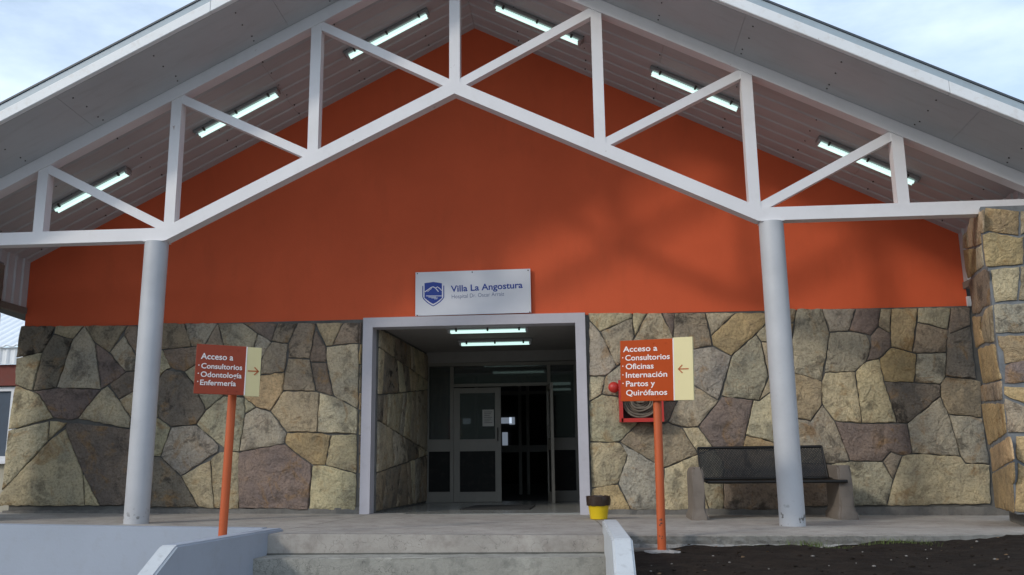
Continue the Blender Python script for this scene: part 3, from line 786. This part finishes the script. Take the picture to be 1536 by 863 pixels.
# front face, surveyed (view E origin 1430,290; view F origin 1430,540; scale 3.197; F's y is shifted by 250*3.197)
K = 250 * 3.197
EF = parse('''o 155,62 325,80 325,205 175,180 140,195 150,100
o 140,195 175,180 325,205 345,195 345,340 195,355 160,355
y 345,195 420,190 520,230 520,340 345,340
t 325,80 520,70 520,230 420,190 345,195 325,205
y 180,362 325,345 325,430 315,515 205,525
t 325,345 520,340 520,520 315,515 325,430
g 195,528 520,520 520,665 205,672
o 212,678 520,670 460,790 250,822 240,760 220,730''')
EF2 = parse('''p 250,22 330,-10 520,0 520,110 335,112 250,118
o 245,122 335,125 520,140 520,215 345,212 245,170
t 245,178 345,215 520,218 520,350 265,352
o 300,362 520,360 520,500 345,500 308,480
o 310,485 345,505 520,505 520,735 300,735 300,590 310,575''')
for vw_, dy in ((EF, 0), (EF2, K)):
    for kind, pts in vw_:
        q = []
        for a, b in pts:
            p = on(1430 + a / 3.197, 290 + (b + dy) / 3.197, 1, -2.03); q.append((p.x, p.z))
        stone(q, None, lambda u, v, w_: Vector((u, -1.997 - w_, v)), kind, pr_, .010, .016)
# side face stones, surveyed in the same views; plane through the two inner corners
A0 = Vector((5.405, -2.0, 0)); A1 = Vector((5.70, -.9, 0)); sd = (A1 - A0).normalized(); sn = Vector((-sd.y, sd.x, 0))
if sn.x > 0: sn = -sn
def on_side(px, py):
    d = ray(px, py); t = (A0 - CAM).dot(sn) / d.dot(sn); p = CAM + d * t; return ((p - A0).dot(sd), p.z)
ES = parse('''t 88,108 150,75 150,190 135,195 138,245 82,262 70,180
y 50,200 70,180 82,262 52,268
o 52,268 112,262 118,372 75,412 62,350
y 112,262 138,245 150,350 118,372
b 78,430 118,385 150,360 175,372 180,540 150,545 130,575 98,580 90,500
o 92,590 138,590 132,650 155,715 112,745 100,680
y 142,590 160,550 190,535 200,715 155,720 135,650
o 118,745 200,720 208,738 212,800 235,895 145,915 130,840''')
ES2 = parse('''t 135,122 235,100 238,195 140,200
o 140,208 245,208 260,352 172,410 150,300
o 176,425 275,365 285,400 295,480 190,540
o 190,545 295,485 298,580 290,600 298,735 205,708''')
for vw_, dy in ((ES, 0), (ES2, K)):
    for kind, pts in vw_:
        q = [on_side(1430 + a / 3.197, 290 + (b + dy) / 3.197) for a, b in pts]
        stone(q, None, lambda u, v, w_: A0 + sd * u + sn * w_ + Vector((0, 0, v)), kind, pr_, .006, .014)
pl_ = pillar(-1, (-5.58, -2.03), (-5.74, -.9), -6.6, 'stone_pillar', False)
def pfl(u, v, w_): return Vector((u, -1.995 - w_, v))
grid_stones(pl_, pfl, [-6.6, -6.15, -5.8, -5.58], [.08, .6, 1.0, 1.5, 2.0, 2.5, 3.1], 'oytbp', .06)
B0 = Vector((-5.58, -2.0, 0)); B1 = Vector((-5.74, -.9, 0)); bd = (B1 - B0).normalized(); bn = Vector((bd.y, -bd.x, 0))
if bn.x < 0: bn = -bn
grid_stones(pl_, lambda u, v, w_: B0 + bd * u + bn * w_ + Vector((0, 0, v)), [0.0, .35, .75, 1.1], [.08, .6, 1.0, 1.5, 2.0, 2.5, 3.08], 'bopd', .06)

# ================================================================== ceiling lights
def light(loc, rotm, L_, label, idx, group):
    t = empty('ceiling_light', loc, label, 'ceiling light', group); t.rotation_euler = rotm
    hs = B(); box(hs, (-L_ / 2, -.080, -.048), (L_ / 2, .068, .0), .018)
    obj('housing', hs, M['housing'], t, local=True)
    for y in (-.030, .030):
        tb = B(); tube(tb, [(-L_ / 2 + .045, y, -.070), (L_ / 2 - .045, y, -.070)], .0165, 12)
        obj('tube', tb, M['tube'], t, smooth=True, local=True)
    for k in (-.38, 0, .38):
        cb = B(); box(cb, (k * L_ - .012, -.085, -.075), (k * L_ + .012, -.052, -.03), .003); obj('clip', cb, M['steel'], t, local=True)
    for k in (-1, 1):
        cb = B(); box(cb, (k * (L_ / 2 - .05) - (0 if k < 0 else -.0), -.062, -.085), (k * (L_ / 2 - .018), .062, -.045), .003); obj('end_cap', cb, M['soffit'], t, local=True)
LG = 'twin tube lights under the porch roof'
for x0, x1, lb in ((-5.19, -4.23, 'lit tube light lowest on the left roof slope, behind the outermost truss post'), (-3.41, -2.36, 'lit tube light in the middle of the left roof slope'), (-1.54, -.48, 'lit tube light highest on the left roof slope'),
                   (.37, 1.46, 'lit tube light highest on the right roof slope beside the peak'), (2.25, 3.32, 'lit tube light in the middle of the right roof slope'), (4.15, 5.25, 'lit tube light lowest on the right roof slope')):
    s = 1 if x0 > 0 else -1; xm = (x0 + x1) / 2; ang = math.atan(SL) * s
    n_ = Vector((SL * s, RS, 1)).normalized()
    light((xm, -.91, soff(xm, -.91) + .0), (0, ang, 0), abs(x1 - x0) / math.cos(ang), lb, 0, LG)
light((.115, .36, 2.36), (0, 0, 0), 1.08, 'twin tube light on the vestibule ceiling nearest the doorway', 0, 'twin tube lights in the vestibule')
light((.085, 1.62, 2.36), (0, 0, 0), 1.08, 'twin tube light on the vestibule ceiling nearer the glass doors', 0, 'twin tube lights in the vestibule')

# ================================================================== text helper
def text(body, size, off=.0, m=None, parent=None, loc=(0, 0, 0), ext=.0008, name='lettering', sx=1.0, shear=0, width=None, track=1.0):
    cu = bpy.data.curves.new('tmp', 'FONT'); cu.body = body; cu.size = size; cu.offset = off; cu.extrude = ext; cu.space_character = track; cu.resolution_u = 4
    o = bpy.data.objects.new('tmp', cu); COL.objects.link(o); dg = bpy.context.evaluated_depsgraph_get(); me = bpy.data.meshes.new_from_object(o.evaluated_get(dg))
    bpy.data.objects.remove(o)
    xs = [v.co.x for v in me.vertices]; w0 = max(xs) - min(xs); x0 = min(xs); k = width / w0 if width else sx
    for v in me.vertices: v.co = Vector(((v.co.x - x0) * k, -v.co.z, v.co.y))
    t = bpy.data.objects.new(name, me); COL.objects.link(t); me.materials.clear(); me.materials.append(m); t.parent = parent; t.location = loc
    return t
# ================================================================== wall sign
ws = empty('hospital_sign', (-.033, -.03, 2.735), 'white rectangular board with a blue shield emblem and hospital name above the doorway', 'sign', rot=(0, math.radians(-.2), 0))
obj('board', box(B(), (-.737, -.02, -.283), (.737, .0, .283), .002), M['board'], ws, local=True)
YS = -.0215
def flat(poly, m, parent, name, y=YS, t=.0012):
    bm = B(); prism(bm, [(p[0], y, p[1]) for p in poly], (0, -t, 0)); return obj(name, bm, m, parent, local=True)
# photo crop scale: board 1205 px wide = 1.474 m, centre (764, 335)
def sp(x, y): return ((x - 764) / 817.0, (345 - y - (x - 764) * .031) / 817.0 - .012)
shield = [(258, 238), (300, 233), (350, 226), (395, 232), (441, 240), (441, 395), (420, 412), (385, 440), (350, 458), (315, 440), (280, 412), (258, 395)]
flat([sp(x, y) for x, y in shield], M['navy'], ws, 'emblem_shield')
def pl2(pts, wd): # outline strip of a polyline, in sign coordinates
    P = [Vector(sp(*p)) for p in pts]; A = []; Bb = []; n = len(P)
    for i in range(n):
        d = (P[min(i + 1, n - 1)] - P[max(i - 1, 0)]).normalized(); nn = Vector((-d.y, d.x)) * wd / 2; A.append(P[i] + nn); Bb.append(P[i] - nn)
    return A, Bb
def ribbon(pts, wd, m, parent, name, y=YS, t=.0012):
    A, Bb = pl2(pts, wd); bm = B()
    a0 = [bm.verts.new((p.x, y, p.y)) for p in A]; b0 = [bm.verts.new((p.x, y, p.y)) for p in Bb]; a1 = [bm.verts.new((p.x, y - t, p.y)) for p in A]; b1 = [bm.verts.new((p.x, y - t, p.y)) for p in Bb]
    for i in range(len(A) - 1):
        for q in ((a0, b0), (b1, a1), (a1, a0), (b0, b1)): bm.faces.new((q[0][i], q[0][i + 1], q[1][i + 1], q[1][i]))
    bm.faces.new((a0[0], a1[0], b1[0], b0[0])); bm.faces.new((a0[-1], b0[-1], b1[-1], a1[-1])); return obj(name, bm, m, parent, local=True)
ribbon([(240, 268), (240, 385), (252, 408), (285, 440), (320, 464), (350, 480), (382, 462), (420, 436), (450, 405), (461, 385), (461, 265)], .012, M['navy'], ws, 'emblem_border')
for pts, wd in (([(262, 332), (300, 305), (330, 283), (350, 278), (372, 290), (405, 328)], .011), ([(372, 292), (395, 278), (418, 295), (440, 318)], .009), ([(290, 330), (318, 305), (336, 294)], .006),
                ([(275, 374), (440, 374)], .008), ([(300, 386), (380, 386)], .007), ([(330, 396), (400, 396)], .006), ([(360, 406), (392, 406)], .005)):
    ribbon(pts, wd, M['board'], ws, 'emblem_line', YS - .0014)
for body, size, off, m, (x, y), wd, in (('Villa La Angostura', .115, .0022, 'navy', (535, 332), .917), ('Hospital Dr. Oscar Arraiz', .074, -.0006, 'navy_grey', (545, 402), .667)):
    a, z = sp(x, y); t = text(body, size, off, M[m], ws, (a, YS, z), width=wd); t.rotation_euler = (0, math.radians(-1.6) * 1.0, 0)
for x, y in ((183, 137), (760, 122), (1343, 104), (183, 580), (1352, 543)):
    a, z = sp(x, y); bm = B(); tube(bm, [(a, -.018, z), (a, -.027, z)], .008, 10); obj('bolt', bm, M['steel'], ws, local=True)

# ================================================================== pole signs
def pole_sign(base, lean, board_c, w_, h, yaw, roll, strip_w, lines, arrow_dir, label, mr, mc, size1, cream_dz=0, chips=False):
    t = empty('direction_sign', base, label, 'sign'); bl = Vector(board_c) - Vector(base)
    # straight pole behind the board
    yw = math.radians(yaw)
    toppt = bl + Vector((0, .055, h * .46))
    k = .9
    bm = B(); p0 = Vector((0, 0, -.12)); p1 = Vector((lean[0], toppt.y * .0 + lean[1], toppt.z)); tube(bm, [p0, p0.lerp(p1, .5), p1], .0365, 24)
    pole = obj('pole', bm, M['orange_pole'], t, smooth=True, local=True)
    if chips:
        for zc, rr, hh in ((.20, .010, .05), (.26, .008, .02), (.11, .006, .05)):
            b2 = B()
            for q in range(5):
                a = -math.pi / 2 + random.uniform(-.5, .6); zz = zc + random.uniform(-hh, hh) * .6
                c = Vector((math.cos(a) * .0366, math.sin(a) * .0366, zz)); n_ = Vector((math.cos(a), math.sin(a), 0)); tube(b2, [c, c + n_ * .0008], random.uniform(.4, 1) * rr, 7)
            obj('paint_chip', b2, M['steel'], pole, local=True)
    bd_ = empty('sign_board', bl, rot=(0, math.radians(roll), yw)); bd_.parent = t
    xs_ = w_ / 2 - strip_w
    bb = obj('panel', box(B(), (-w_ / 2, -.012, -h / 2), (xs_, .012, h / 2), .003), mr, bd_, local=True)
    obj('arrow_panel', box(B(), (xs_ + .002, -.012, -h / 2 + cream_dz - .004), (w_ / 2, .012, h / 2 + cream_dz), .003), mc, bd_, local=True)
    obj('white_edge', box(B(), (xs_ - .002, -.0145, -h / 2 + .001), (xs_ + .007, -.0122, h / 2 - .001)), M['letter'], bd_, local=True)
    for (body, x, z, wd, sz) in lines:
        if wd is None:
            b3 = B(); c3 = Vector((-w_ / 2 + x + .006, -.0122, h / 2 - z + .018)); tube(b3, [c3, c3 + Vector((0, -.0014, 0))], .0055, 8); obj('bullet', b3, M['letter'], bd_, local=True); continue
        tt = text(body, sz, .0009, M['letter'], bd_, (-w_ / 2 + x, -.0135, h / 2 - z), width=wd)
    # arrow
    ax = (xs_ + w_ / 2) / 2 + .002; bm = B(); s = arrow_dir; l = .043; th = .005; z0 = -h * .0
    for a, b in (((-l * s, 0), (l * s, 0)), ((l * s, 0), (l * s - .032 * s, .032)), ((l * s, 0), (l * s - .032 * s, -.032))):
        A = Vector((ax + a[0], 0, a[1])); C = Vector((ax + b[0], 0, b[1])); d = (C - A).normalized(); n_ = Vector((-d.z, 0, d.x)) * th
        prism(bm, [(p + Vector((0, -.0135, 0))) for p in (A + n_ - d * th * .6, C + n_ + d * th * .6, C - n_ + d * th * .6, A - n_ - d * th * .6)], (0, -.001, 0))
    obj('arrow', bm, M['arrow'], bd_, local=True)
    for x, z in ((-.02, h / 2 - .035), (.09 if w_ > .6 else .07, h / 2 - .035), (-.0, -h / 2 + .035), (.09 if w_ > .6 else .07, -h / 2 + .035)):
        b2 = B(); tube(b2, [(x, -.011, z), (x, -.017, z)], .006, 8); obj('rivet', b2, mr, bd_, local=True)
    return t
LN = [('Acceso a', .028, .100, .315, .066), ('\u00b7', .018, .168, None, .07), ('Consultorios', .048, .176, .405, .064), ('\u00b7', .018, .242, None, .07), ('Oficinas', .052, .252, .255, .064),
      ('\u00b7', .018, .318, None, .07), ('Internaci\u00f3n', .052, .326, .375, .064), ('\u00b7', .018, .392, None, .07), ('Partos y', .052, .402, .265, .064), ('Quir\u00f3fanos', .052, .480, .372, .064)]
LNb = []
for body, x, z, wd, sz in LN: LNb.append((body, x, z, wd, sz * 1.06))
pole_sign((1.945, -3.27, -.13), (.022, 0), (1.962, -3.325, 1.378), .655, .530, -24, 1.6, .172, LNb, -1, 'bright orange red direction sign on a pole right of the steps', M['red_sign'], M['cream'], .06, .006, True)
LL = [('Acceso a', .038, .128, .268, .074), ('\u00b7', .020, .200, None, .07), ('Consultorios', .046, .208, .340, .064), ('\u00b7', .020, .270, None, .07), ('Odontolog\u00eda', .046, .280, .340, .064),
      ('\u00b7', .020, .340, None, .07), ('Enfermer\u00eda', .046, .350, .296, .064)]
pole_sign((-1.775, -3.42, .045), (.038, 0), (-1.737, -3.56, 1.428), .545, .425, 31, .8, .130, LL, 1, 'duller red three line direction sign on the blue grey wall left of the steps', M['red_sign_dull'], M['cream_dull'], .06, -.004)
bm = B(); tube(bm, [(0, 0, -.06), (0, 0, -.0), (0, 0, .012)], [.17, .145, .07], 18)
for v in bm.verts: v.co.x *= random.uniform(.85, 1.15); v.co.y *= random.uniform(.8, 1.1); v.co.z += random.uniform(-.01, .01)
bmesh.ops.translate(bm, vec=(1.945, -3.27, -.135), verts=bm.verts)
tag(obj('concrete_footing', bm, M['kerbcon'], smooth=False), 'rough concrete lump round the foot of the right sign pole', 'footing')
bm = B(); box(bm, (1.66, -3.20, -.145), (1.99, -3.11, -.115), .006); tag(obj('wooden_plank', bm, M['bench_con']), 'short weathered plank on the soil between cheek wall and pole', 'plank')

# ================================================================== hose cabinet with siren
hc = empty('fire_hose_cabinet', (2.02, -.05, 1.07), 'open red metal fire hose cabinet fixed to the stones behind the right sign', 'hose cabinet')
bm = B(); W2, Hh, Dp = .262, .50, .16; y0 = -Dp; y1 = .0
for a, b in (((-W2, y0, 0), (-W2 + .018, y1, Hh)), ((W2 - .018, y0, 0), (W2, y1, Hh)), ((-W2 + .018, y0, 0), (W2 - .018, y1, .018)), ((-W2 + .018, y0, Hh - .018), (W2 - .018, y1, Hh))): box(bm, a, b)
obj('case', bm, M['cab_red'], hc, local=True)
obj('back_panel', box(B(), (-W2 + .018, -.012, .018), (W2 - .018, -.002, Hh - .018)), M['cab_in'], hc, local=True)
bm = strip(B(), [(-W2 + .02, .02), (W2 - .02, .02), (W2 - .02, Hh - .02), (-W2 + .02, Hh - .02), (-W2 + .02, .0)], .045, y0 - .012, y0 - .002, .002); obj('door_frame', bm, M['cab_red'], hc, local=True)
for k in range(9):
    r = .205 - k * .021; pts = []; bm = B(); zc = .245 + .006 * k
    for q in range(33):
        a = q / 32 * math.tau; pts.append((r * 1.02 * math.cos(a) + .004 * math.sin(3 * a + k), -.085 + .028 * math.sin(a * 1 + k * 1.7), zc + (r * .92) * math.sin(a) + .004 * math.sin(4 * a + k * 2)))
    tube(bm, pts, .0125, 8, False); obj('hose', bm, M['hose'], hc, smooth=True, local=True)
bl_ = empty('alarm_bell', (1.70, -.05, 1.49), 'round red alarm horn on the wall just left of the hose cabinet', 'alarm')
bm = B(); tube(bm, [(0, 0, 0), (0, -.05, 0), (0, -.06, 0), (0, -.12, 0), (0, -.15, 0), (0, -.16, 0)], [.045, .045, .06, .066, .045, .012], 24); obj('dome', bm, M['cab_red'], bl_, smooth=True, local=True)
bm = B(); tube(bm, [(.0, -.08, 0), (.05, -.08, .0), (.09, -.08, .0)], [.05, .04, .03], 16); obj('bracket', bm, M['cab_red'], bl_, smooth=True, local=True)

# ================================================================== bench
be = empty('bench', (3.35, -.85, 0), 'black perforated steel bench on two brown concrete legs against the stone wall', 'bench')
def bleg(x, w_, htop, parent, y0, y1, rnd):
    # profile in z (taper and flared foot) then depth along y
    bm = B(); secs = [(-.05, w_ * .74, .03), (.02, w_ * .72, .025), (.05, w_ * .60, .005), (.10, w_ * .53, .0), (htop * .6, w_ * .50, .0), (htop - .06, w_ * .50, 0), (htop - .02, w_ * (.40 if rnd else .49), -.015), (htop, w_ * (.22 if rnd else .46), -.03)]
    rows = []
    for z, hw, ex in secs: rows.append([bm.verts.new((x - hw, y0 - ex, z)), bm.verts.new((x + hw, y0 - ex, z)), bm.verts.new((x + hw, y1 + ex, z)), bm.verts.new((x - hw, y1 + ex, z))])
    for p, q in zip(rows, rows[1:]):
        for k in range(4): bm.faces.new((p[k], p[(k + 1) % 4], q[(k + 1) % 4], q[k]))
    bm.faces.new(rows[0][::-1]); bm.faces.new(rows[-1])
    bmesh.ops.bevel(bm, geom=[e for e in bm.edges if abs(e.verts[0].co.z - e.verts[1].co.z) > .03], offset=.022, segments=2, affect='EDGES')
    return obj('leg', bm, M['bench_con'], parent, smooth=True)
bleg(2.55, .125, .535, be, -1.03, -.50, True)
bleg(4.15, .145, .535, be, -.88, -.36, False)
def meshpanel(c0, ux, uz, w_, h, pitch, tk, th=.0035):
    """expanded metal: two crossing families of thin strands, in the plane c0 + ux*u + uz*v"""
    bm = B(); nrm = ux.cross(uz).normalized(); hx = pitch; sl = .62
    for fam in (1, -1):
        k = -int(h / sl / pitch) - 2
        while k * pitch < w_ + h / sl:
            # line u = k*pitch + fam*v/sl  -> clip
            pts = []
            def U(v): return k * pitch + (v / sl if fam > 0 else -v / sl + 0)
            v0, v1 = 0., h; u0, u1 = U(0), U(h)
            # clip to 0..w_
            ts = []
            du = u1 - u0; ta, tb_ = 0., 1.
            if du != 0:
                t1, t2 = (0 - u0) / du, (w_ - u0) / du
                if t1 > t2: t1, t2 = t2, t1
                ta, tb_ = max(ta, t1), min(tb_, t2)
            if tb_ - ta > .01:
                a = c0 + ux * (u0 + du * ta) + uz * (h * ta); b = c0 + ux * (u0 + du * tb_) + uz * (h * tb_); d = (b - a).normalized(); pr2 = nrm.cross(d) * tk
                o_ = nrm * (th * (.5 if fam > 0 else -.5))
                v = [bm.verts.new(a + pr2 + o_), bm.verts.new(b + pr2 + o_), bm.verts.new(b - pr2 + o_), bm.verts.new(a - pr2 + o_)]; bm.faces.new(v)
                v = [bm.verts.new(q.co + nrm * .002) for q in v]; bm.faces.new(v[::-1])
            k += 1
    return bm
YB0, YB1 = -.92, -.50
xb0, xb1 = 2.645, 4.06
bk0 = Vector((xb0, -.52, .400)); uz = Vector((0, .17, .355)).normalized(); hb_ = .385
o1 = obj('backrest_mesh', meshpanel(bk0, Vector((1, 0, 0)), uz, xb1 - xb0, hb_, .030, .0044), M['mesh'], be)
o2 = obj('seat_mesh', meshpanel(Vector((xb0, YB0, .375)), Vector((1, 0, 0)), Vector((0, 1, .04)).normalized(), xb1 - xb0 + .08, .40, .030, .0044), M['mesh'], be)
for nm, pts, r in (('top_rail', [bk0 + uz * hb_, bk0 + uz * hb_ + Vector((xb1 - xb0, 0, 0))], .017), ('front_rail', [(xb0 + .02, YB0, .372), (xb1 + .10, YB0, .366)], .018), ('back_rail', [bk0, bk0 + Vector((xb1 - xb0, 0, 0))], .014),
                   ('side_rail', [bk0, bk0 + uz * hb_], .012), ('side_rail', [bk0 + Vector((xb1 - xb0, 0, 0)), bk0 + uz * hb_ + Vector((xb1 - xb0, 0, 0))], .012),
                   ('seat_rail', [(xb0 + .01, YB0, .372), (xb0, -.52, .395)], .013), ('seat_rail', [(xb1 + .09, YB0, .368), (xb1, -.52, .395)], .013)):
    obj(nm, tube(B(), pts, r, 10), M['mesh'], be, smooth=True)

# ================================================================== yellow pot, doormat, notice
p = on(897, 778, 2, 0.0)
bk = empty('waste_bucket', (1.462, -.93, -.012), 'small yellow bucket with a brown black bin bag over its rim beside the doorway', 'bucket')
bm = B(); tube(bm, [(0, 0, 0), (0, 0, .004), (0, 0, .17), (0, 0, .175)], [.088, .094, .118, .12], 28); obj('bucket_body', bm, M['yellow'], bk, smooth=True, local=True)
bm = B(); seg = 40; rows = []
for z, r in ((.148, .122), (.15, .130), (.20, .134), (.245, .133), (.25, .127), (.235, .118), (.12, .10), (.05, .09)):
    rows.append([bm.verts.new(((r + random.uniform(-.005, .005)) * math.cos(a * math.tau / seg), (r + random.uniform(-.005, .005)) * math.sin(a * math.tau / seg), z + random.uniform(-.006, .006))) for a in range(seg)])
for a, b in zip(rows, rows[1:]):
    for k in range(seg): bm.faces.new((a[k], a[(k + 1) % seg], b[(k + 1) % seg], b[k]))
bm.faces.new(rows[-1]); obj('bin_bag', bm, M['bag'], bk, smooth=True, local=True)
bm = B(); prism(bm, [(-.33, .85, .011), (.60, .72, .011), (.62, 1.72, .011), (-.23, 1.85, .011)], (0, 0, .012), .003)
tag(obj('doormat', bm, M['mat']), 'flat black doormat on the vestibule floor', 'mat')
a = on(732, 627, 1, YD - .03)
bm = B(); box(bm, (a.x - .09, YD - .0065, a.z - .13), (a.x + .09, YD - .0045, a.z + .13))
nt_ = obj('paper_notice', bm, M['paper']); tag(nt_, 'white printed paper notice stuck to the glass of the closed door leaf', 'notice')
for k in range(7):
    bm = B(); z = a.z + .09 - k * .028; box(bm, (a.x - .065, YD - .0075, z), (a.x + .065 - (k % 3) * .02, YD - .0066, z + .007)); obj('printed_line', bm, M['inner'], nt_, local=True)
bm = B(); box(bm, (6.0, -.05, 2.40), (6.05, -.01, 2.52), .004)  # white block put in where bright sky shows past the wall end
tag(obj('sky_gap_block', bm, M['winframe']), 'small white block standing in for the bright sky gap beside the right pillar', 'sky gap stand-in')

# ================================================================== annex at the far left
an = empty('annex_building', (-10.5, 5, 0), 'low neighbouring building with white corrugated roof and dark red band at far left', 'building')
obj('wall', box(B(), (-16, 5.2, -1.1), (-6.9, 9, 2.30)), M['annexwall'], an)
obj('red_band', box(B(), (-16, 5.05, 2.16), (-6.9, 5.2, 2.56)), M['annexred'], an)
def corr(x0, x1, pts, per, amp, m, name, par):
    bm = B(); rows = []; n = int((x1 - x0) / per * 6)
    d = (Vector(pts[1]) - Vector(pts[0])); nn = Vector((0, -d.z, d.y)).normalized()
    for i in range(n + 1):
        x = x0 + (x1 - x0) * i / n; h = amp * max(-.4, math.cos(i / 6 * math.tau))
        rows.append([bm.verts.new(Vector((x, pts[0][1], pts[0][2])) + nn * h), bm.verts.new(Vector((x, pts[1][1], pts[1][2])) + nn * h), bm.verts.new(Vector((x, pts[1][1], pts[1][2])) + nn * (h - .02)), bm.verts.new(Vector((x, pts[0][1], pts[0][2])) + nn * (h - .02))])
    for a, b in zip(rows, rows[1:]):
        for k in range(4): bm.faces.new((a[k], a[(k + 1) % 4], b[(k + 1) % 4], b[k]))
    bm.faces.new(rows[0]); bm.faces.new(rows[-1])
    return obj(name, bm, m, par)
corr(-16, -6.9, [(0, 4.98, 2.56), (0, 4.98, 2.88)], .16, .02, M['annexroof'], 'corrugated_fascia', an)
corr(-16, -6.9, [(0, 4.90, 2.90), (0, 8.5, 4.75)], .20, .025, M['annexroof'], 'roof', an)
f = obj('window', strip(B(), [(-11.2, .80), (-11.2, 2.10), (-9.50, 2.10), (-9.50, .80), (-11.25, .80)], .08, 5.12, 5.21), M['winframe'], an)
obj('pane', box(B(), (-11.2, 5.165, .8), (-9.5, 5.175, 2.1)), paint('blue_grey_glass', (.10, .12, .15), .1, .05), f)
obj('sill', box(B(), (-11.3, 5.08, .70), (-9.40, 5.22, .76)), M['winframe'], f)
